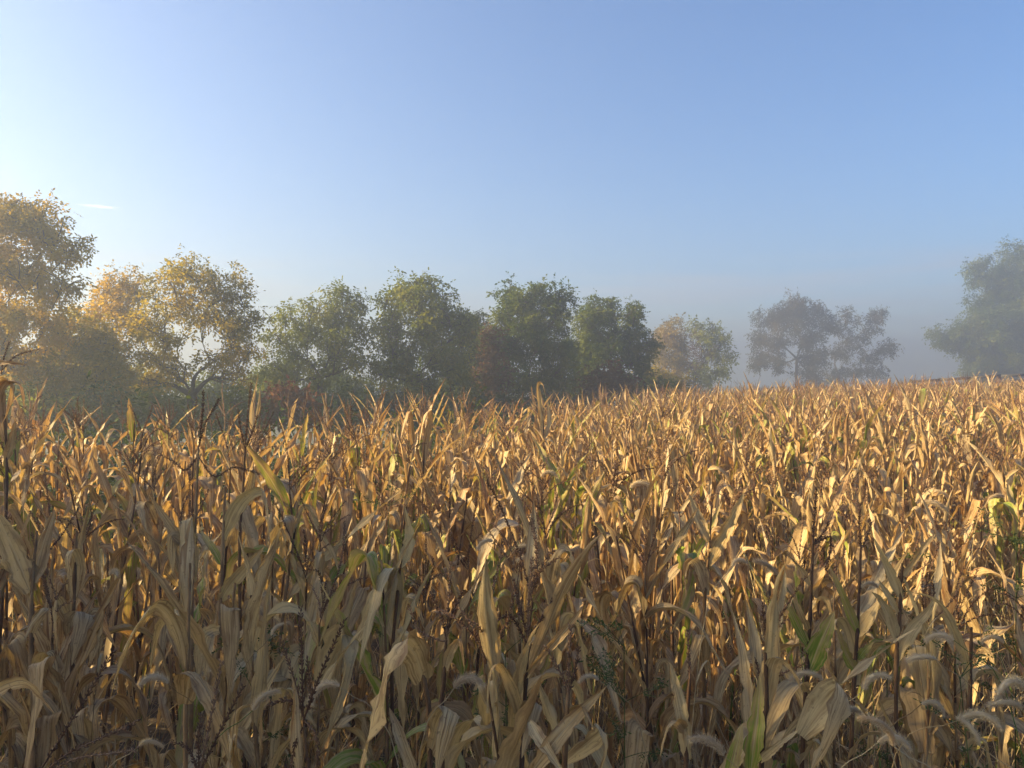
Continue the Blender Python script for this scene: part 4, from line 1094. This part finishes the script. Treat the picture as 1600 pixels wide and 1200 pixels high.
# ------------------------------------------------------------------ the rest of the field, one mass
def far_variant(rs):
    """low plants: leaves, stalk and tassel as arrays"""
    A = Acc()
    P = stalk_path(rs, 5) * (1, 1, 1.72)
    v, f = tube(P, np.linspace(0.010, 0.004, 5), 3)
    A.add(v, f, 1, None, rs.random())
    nl = rs.integers(9, 13)
    az0 = rs.uniform(0, 6.28)
    zs = np.linspace(0.3, 0.94, nl)
    for k in range(nl):
        t = zs[k]
        if t < 0.5: kind = rs.choice(KINDS, p=(0.02, 0.25, 0.2, 0.53))
        elif t < 0.72: kind = rs.choice(KINDS, p=(0.16, 0.40, 0.28, 0.16))
        else: kind = rs.choice(KINDS, p=(0.42, 0.33, 0.22, 0.03))
        g = rs.uniform(0.5, 1.0) if rs.random() < 0.17 else 0.0
        v, f, uv = leaf_arrays(kind, rs, 9, 3, g)
        v = rotz(v, az0 + k * math.pi + rs.normal(0, 0.45)) * rs.uniform(1.0, 1.4) * (0.72 if t > 0.88 else 1.0)
        v = v + np.array([np.interp(t * 1.72, P[:, 2], P[:, 0]), np.interp(t * 1.72, P[:, 2], P[:, 1]), t * 1.72])
        A.add(v, f, 0, uv, rs.random())
    if rs.random() < 0.8:
        for k in range(rs.integers(3, 6)):
            B = tassel_branch_path(rs, rs.uniform(0.32, 0.46) if k == 0 else rs.uniform(0.16, 0.28), rs.uniform(0.0, 0.15) if k == 0 else rs.uniform(0.2, 0.75), rs.uniform(-0.2, 0.4) if k == 0 else rs.uniform(-0.2, 1.2), 5)
            v, f = tube(rotz(B, rs.uniform(0, 6.28)) + P[-1] + np.array([0, 0, 0.0 if k == 0 else rs.uniform(0.06, 0.14)]), np.array([0.003, 0.005, 0.0052, 0.0045, 0.0015]), 3)
            A.add(v, f, 2, None, rs.random())
    return A.arrays()

def build_far():
    rs = np.random.default_rng(31)
    var = [far_variant(rs) for _ in range(26)]
    vs, fs, ms, ls, rr = [], [], [], [], []
    off = 0
    for i in far_idx:
        x, y, _ = PL[i]
        v, f, m, l, r_ = var[rs.integers(len(var))]
        a = rs.uniform(0, 6.28)
        H = plant_height(x, y, rs) / 1.72
        tx, ty = rs.normal(0, 0.05, 2)
        q = rotz(v, a) * (H ** 0.3, H ** 0.3, H)
        q = q + np.stack([q[:, 2] * tx, q[:, 2] * ty, np.zeros(len(q))], -1)
        vs.append(q + np.array([x, y, float(ground_h(x, y))])); fs.append(f + off); ms.append(m); ls.append(l)
        rr.append(np.mod(r_ + rs.random(), 1.0)); off += len(v)
    me = mesh_from('corn_field', np.vstack(vs), np.vstack(fs), [M_LEAF, M_STALK, M_TASSEL], np.concatenate(ms), np.vstack(ls), np.concatenate(rr))
    o = link('corn_field', me)
    tag(o, 'golden dry standing corn stretching back to the misty treeline', 'corn', kind='stuff')
    print('far plants', len(far_idx), 'quads', len(me.polygons))
build_far()

# ------------------------------------------------------------------ weeds between the rows
def build_grass():
    rs = np.random.default_rng(8)
    n = 18000
    yy = 1.3 + 9.0 * rs.random(n) ** 1.35
    xx = rs.uniform(-1, 1, n) * (0.70 * yy + 0.4)
    keep = yy < edge_y(xx) + 0.3
    # patchy: thick in tufts
    pat = 0.5 * (xx > 0.2) + np.sin(xx * 2.3 + 1.0) * np.cos(yy * 1.9) + 0.6 * np.sin(xx * 5.1 + yy * 3.3)
    keep &= (pat + rs.normal(0, 0.5, n)) > -0.35
    xx, yy = xx[keep], yy[keep]; n = len(xx)
    S = 7
    s = np.linspace(0, 1, S)
    L = rs.uniform(0.4, 1.3, n) * np.where(xx > 0.4, 1.0, 0.85)
    az = rs.uniform(0, 6.28, n)
    th = rs.uniform(0.0, 0.35, n)[:, None] + rs.uniform(0.3, 2.9, n)[:, None] * s[None] ** 2.2
    ds = (L / (S - 1))[:, None]
    rx = np.cumsum(np.sin(th) * ds, 1); rz = np.cumsum(np.cos(th) * ds, 1)
    C = np.stack([xx[:, None] + rx * np.cos(az)[:, None], yy[:, None] + rx * np.sin(az)[:, None], ground_h(xx, yy)[:, None] + rz], -1)
    w = (rs.uniform(0.004, 0.011, n))[:, None] * np.clip(1 - s ** 2, 0.04, 1)[None]
    sd_ = np.stack([-np.sin(az + rs.normal(0, .8, n)), np.cos(az + rs.normal(0, .8, n)), np.zeros(n)], -1)[:, None]
    V = np.stack([C - sd_ * w[..., None] / 2, C + sd_ * w[..., None] / 2], 2)
    V = V.reshape(n, S * 2, 3)
    f1 = grid_faces(S, 2)
    Fq = (np.arange(n) * S * 2)[:, None, None] + f1[None]
    me = mesh_from('dry_grass', V.reshape(-1, 3), Fq.reshape(-1, 4), [M_GRASS], None, None, np.repeat(rs.random(n), S * 2))
    tag(link('dry_grass', me), 'dry arching grass blades tangled between the corn stalks', 'grass', kind='stuff')
build_grass()

# ------------------------------------------------------------------ foxtail grass
def foxtail_head(rs, L, bend, rad):
    """bent core with a coat of fine bristles, starts along +x and droops"""
    n = 10
    s = np.linspace(0, 1, n)
    th = rs.uniform(0.4, 1.1) + bend * s
    P = np.stack([np.cumsum(np.sin(th)), 0.1 * np.sin(s * 3), np.cumsum(np.cos(th))], -1) * (L / n)
    P = P - P[0]
    prof = np.clip(np.sin(np.pi * np.clip(s * 0.93 + 0.06, 0, 1)) ** 0.45, 0.15, 1)
    v1, f1 = tube(P, rad * 0.62 * prof, 7)
    nb = int(9000 * L)
    t = rs.random(nb); k = t * (n - 1); i = np.clip(k.astype(int), 0, n - 2); fr = (k - i)[:, None]
    C = P[i] * (1 - fr) + P[i + 1] * fr
    T = unit(np.gradient(P, axis=0))[i]
    A = unit(np.cross(T, np.array([0.1, 1.0, 0.0]))); B = np.cross(T, A)
    a = rs.uniform(0, 6.28, nb)[:, None]
    out = A * np.cos(a) + B * np.sin(a)
    pr = np.interp(t, s, prof)[:, None]
    base = C + out * rad * 0.5 * pr
    tip = base + unit(out * 0.85 + T * 0.75 + rs.normal(size=(nb, 3)) * 0.2) * (rad * rs.uniform(0.9, 1.5, nb)[:, None])
    w = unit(np.cross(tip - base, out + 0.3)) * 0.00045
    V = np.vstack([v1, np.stack([base - w, base + w, tip], 1).reshape(-1, 3)])
    tri = np.arange(nb * 3).reshape(-1, 3) + len(v1)
    rn = np.concatenate([np.full(len(v1), 0.45), np.repeat(rs.uniform(0, 0.5, nb), 3)])
    return mesh_from('seed_head', V, [f1, tri], [M_BRISTLE], None, None, rn)
frs = np.random.default_rng(21)
HEADS = [foxtail_head(frs, frs.uniform(0.085, 0.13), frs.uniform(1.1, 2.4), frs.uniform(0.009, 0.0125)) for _ in range(8)]

def blade_mesh(rs):
    P = leaf_path('arch', rs, 9, rs.uniform(0.2, 0.4))
    v, f, uv = leaf_strip(P, (0, 1, 0), rs.uniform(0.007, 0.012), 3, 0.4, 0.1, rs.uniform(-1, 1), None, rs, 0, 0.3)
    return mesh_from('blade', v, f, [M_GRASS], None, uv, np.full(len(v), rs.uniform(0.2, 0.7)))
BLADES = [blade_mesh(frs) for _ in range(8)]
FOX = 'foxtail grass heads among the corn'
def foxtail(label, hx, hy, D, size=1.0, facing=1, seed=0):
    """head starts at pixel hx, hy; facing +1 nods to the right, -1 to the left"""
    rs = np.random.default_rng(900 + seed)
    top = px(hx, hy, D)
    az = (0 if facing > 0 else math.pi) + rs.normal(0, 0.35)
    dirv = np.array([math.cos(az), math.sin(az), 0])
    reach = rs.uniform(0.12, 0.3)
    fx = top - dirv * reach
    g = float(ground_h(fx[0], fx[1]))
    root = empty('foxtail_grass', (fx[0], fx[1], g))
    tag(root, label, 'foxtail', FOX, 'thing')
    t3 = top - np.array([fx[0], fx[1], g])
    P = catmull([np.array([0, 0, -0.03]), np.array([0, 0, t3[2] * 0.45]) + rs.normal(size=3) * 0.02, t3 * 0.5 + np.array([0, 0, t3[2] * 0.40]) - dirv * 0.02, t3], 14)
    v, f = tube(P, np.linspace(0.0022, 0.0011, 14), 4)
    link('stem', mesh_from('stem', v, f, [M_GRASS], None, None, np.full(len(v), 0.35)), root)
    h = link('seed_head', HEADS[rs.integers(len(HEADS))], root, t3, (rs.normal(0, .25), rs.normal(0, .25), az), (size * rs.uniform(0.75, 1.1),) * 3)
    for k in range(2):
        q = P[3 + 4 * k]
        link('blade', BLADES[rs.integers(len(BLADES))], root, q, (0, 0, rs.uniform(0, 6.28)))
fox = [('large cream foxtail head nodding right beside broad drooping leaf', 710, 1075, 1.8, 1.0, 1),
       ('fluffy foxtail head nodding left below the green leaf fan', 1285, 1062, 1.95, 0.9, -1),
       ('thick foxtail head hanging at bottom edge, lower right', 1395, 1165, 1.7, 1.0, -1),
       ('second foxtail head tucked close beside the bottom edge one', 1372, 1160, 1.75, 0.9, 1),
       ('foxtail head nodding left in weeds right of the green fan', 1462, 1030, 2.2, 0.9, -1),
       ('upper of two foxtail heads under the pale wispy leaf', 1490, 1000, 2.4, 0.95, -1),
       ('large foxtail head cut by the right edge, lower corner', 1598, 1078, 1.85, 1.0, -1),
       ('foxtail head below that at the right edge', 1596, 1108, 1.8, 0.9, -1),
       ('grey foxtail head hanging low, left of bottom edge pair', 1345, 1115, 2.0, 0.9, -1),
       ('grey foxtail head right of the fluffy one, under half green blade', 1350, 1078, 2.1, 0.85, 1),
       ('grey foxtail head hooked left of the broad drooping leaf', 530, 1072, 2.0, 0.9, -1),
       ('long dim foxtail head hanging under grey arching leaf', 262, 1068, 2.1, 1.1, -1),
       ('round pale foxtail head standing alone right of arching leaf', 424, 993, 2.4, 0.6, 1),
       ('hooked foxtail head above the orange flap leaf', 172, 897, 2.9, 1.0, 1),
       ('foxtail head curling left, left of upper centre weeds', 770, 845, 3.1, 1.0, -1),
       ('foxtail head curling right among upper centre weeds', 805, 858, 3.0, 1.0, 1),
       ('small foxtail head below the upper centre curls', 830, 880, 3.0, 0.8, -1),
       ('foxtail head drooping right of the V leaves', 1145, 885, 3.0, 0.95, 1),
       ('foxtail head nodding left, right of the V leaves', 1212, 898, 2.9, 0.95, -1),
       ('short bright foxtail head by narrow spear leaf', 1372, 918, 2.8, 0.7, -1),
       ('foxtail head in sunlit corn at mid field centre', 985, 762, 4.2, 1.1, 1),
       ('foxtail head in sunlit corn left of mid field centre', 845, 745, 4.6, 1.1, 1),
       ('foxtail head at right edge near mid height weeds', 1568, 1005, 2.3, 0.8, -1),
       ('foxtail head hanging in right edge weeds, lower', 1500, 1125, 1.95, 0.9, 1),
       ('pale foxtail head behind green split leaf at bottom', 1130, 1180, 1.8, 0.9, -1),
       ('foxtail head at bottom left beside tassel trio', 218, 1165, 1.9, 0.8, 1),
       ('foxtail head low near upright tassel cluster', 395, 1110, 2.0, 0.9, 1),
       ('foxtail head above the two pixel wide weeds at right', 1545, 780, 4.0, 1.0, 1),
       ('foxtail head standing tall in sunlit corn, far right', 1480, 800, 3.8, 1.0, -1),
       ('drooping foxtail head by stiff spear leaf', 935, 1062, 2.3, 0.8, -1),
       ('foxtail head at bottom right, between edge pair and corner', 1530, 1165, 1.75, 0.9, -1),
       ('foxtail head left of corner, above lower right weeds', 1440, 1100, 2.0, 0.85, 1)]
fox[27] = ('foxtail head in sunlit corn above right edge weeds', 1545, 780, 4.0, 1.0, 1)
for k, a in enumerate(fox):
    foxtail(*a, seed=k)

# ------------------------------------------------------------------ small green weeds
def green_weed(label, x, y, D, h, seed):
    rs = np.random.default_rng(seed)
    top = px(x, y, D)
    g = float(ground_h(top[0], top[1]))
    root = empty('ragweed', (top[0], top[1], g))
    tag(root, label, 'weed', 'green weeds between the stalks')
    H = max(0.3, top[2] - g)
    A = Acc(); pts = []; dirs = []
    P = catmull([np.array([0, 0, -0.02]), rs.normal(size=3) * 0.02 + np.array([0, 0, H * 0.5]), np.array([0, 0, H])], 10)
    v, f = tube(P, np.linspace(0.004, 0.0015, 10), 5); A.add(v, f, 0, None, 0.5)
    for k in range(14):
        q = P[rs.integers(4, 10)]
        a = rs.uniform(0, 6.28); d = np.array([math.cos(a), math.sin(a), rs.uniform(0.3, 1.0)])
        B = catmull([q, q + d * 0.06, q + d * 0.12 + np.array([0, 0, -0.01])], 5)
        v, f = tube(B, np.linspace(0.0018, 0.0008, 5), 3); A.add(v, f, 0, None, 0.5)
        for t in (2, 3, 4):
            for j in range(3):
                pts.append(B[t]); dirs.append(d + rs.normal(size=3) * 0.8)
    link('stem', A.mesh('stem', [M_WEED]), root)
    pts, dirs = np.array(pts), np.array(dirs)
    V, Fq, rr = compound_leaves(pts, dirs, rs.uniform(0.025, 0.045, len(pts)), rs.random(len(pts)), rs, 7, 0.4)
    link('foliage', mesh_from('foliage', V, Fq, [M_WEED], None, None, rr, smooth_shade=False), root)
green_weed('feathery green weed low between spear leaf and crossing blades', 975, 1010, 2.5, 0.8, 1)
green_weed('feathery green weed left of the stiff spear leaf', 790, 1020, 2.6, 0.8, 2)
green_weed('feathery green weed behind bottom right foxtail heads', 1500, 1060, 2.4, 0.8, 3)
green_weed('feathery green weed in dark gap left of upright tassel cluster', 405, 1020, 2.7, 0.8, 4)
green_weed('feathery green weed among sunlit corn left of centre', 608, 790, 3.8, 1.0, 5)
green_weed('feathery green weed beside narrow spear leaf', 1385, 880, 3.2, 0.8, 6)
green_weed('feathery green weed at the right edge, mid height', 1588, 850, 3.0, 0.8, 7)

# ------------------------------------------------------------------ the fog
def build_haze():
    v = np.array([[x, y, z] for z in (-4.5, 24.0) for x, y in ((-440, -440), (440, -440), (440, 460), (-440, 460))], float)
    f = np.array([[0, 3, 2, 1], [4, 5, 6, 7], [0, 1, 5, 4], [1, 2, 6, 5], [2, 3, 7, 6], [3, 0, 4, 7]])
    m, n, l = new_mat('morning_fog')
    pv = n.new('ShaderNodeVolumePrincipled')
    pv.inputs['Color'].default_value = (*HAZE_COLOR, 1)
    pv.inputs['Density'].default_value = HAZE_DENSITY
    pv.inputs['Anisotropy'].default_value = HAZE_G
    o = n.new('ShaderNodeOutputMaterial'); l.new(pv.outputs[0], o.inputs['Volume'])
    h = link('haze', mesh_from('haze', v, f, [m], smooth_shade=False))
    tag(h, 'pale morning fog lying over field and trees', 'fog', kind='stuff')
build_haze()
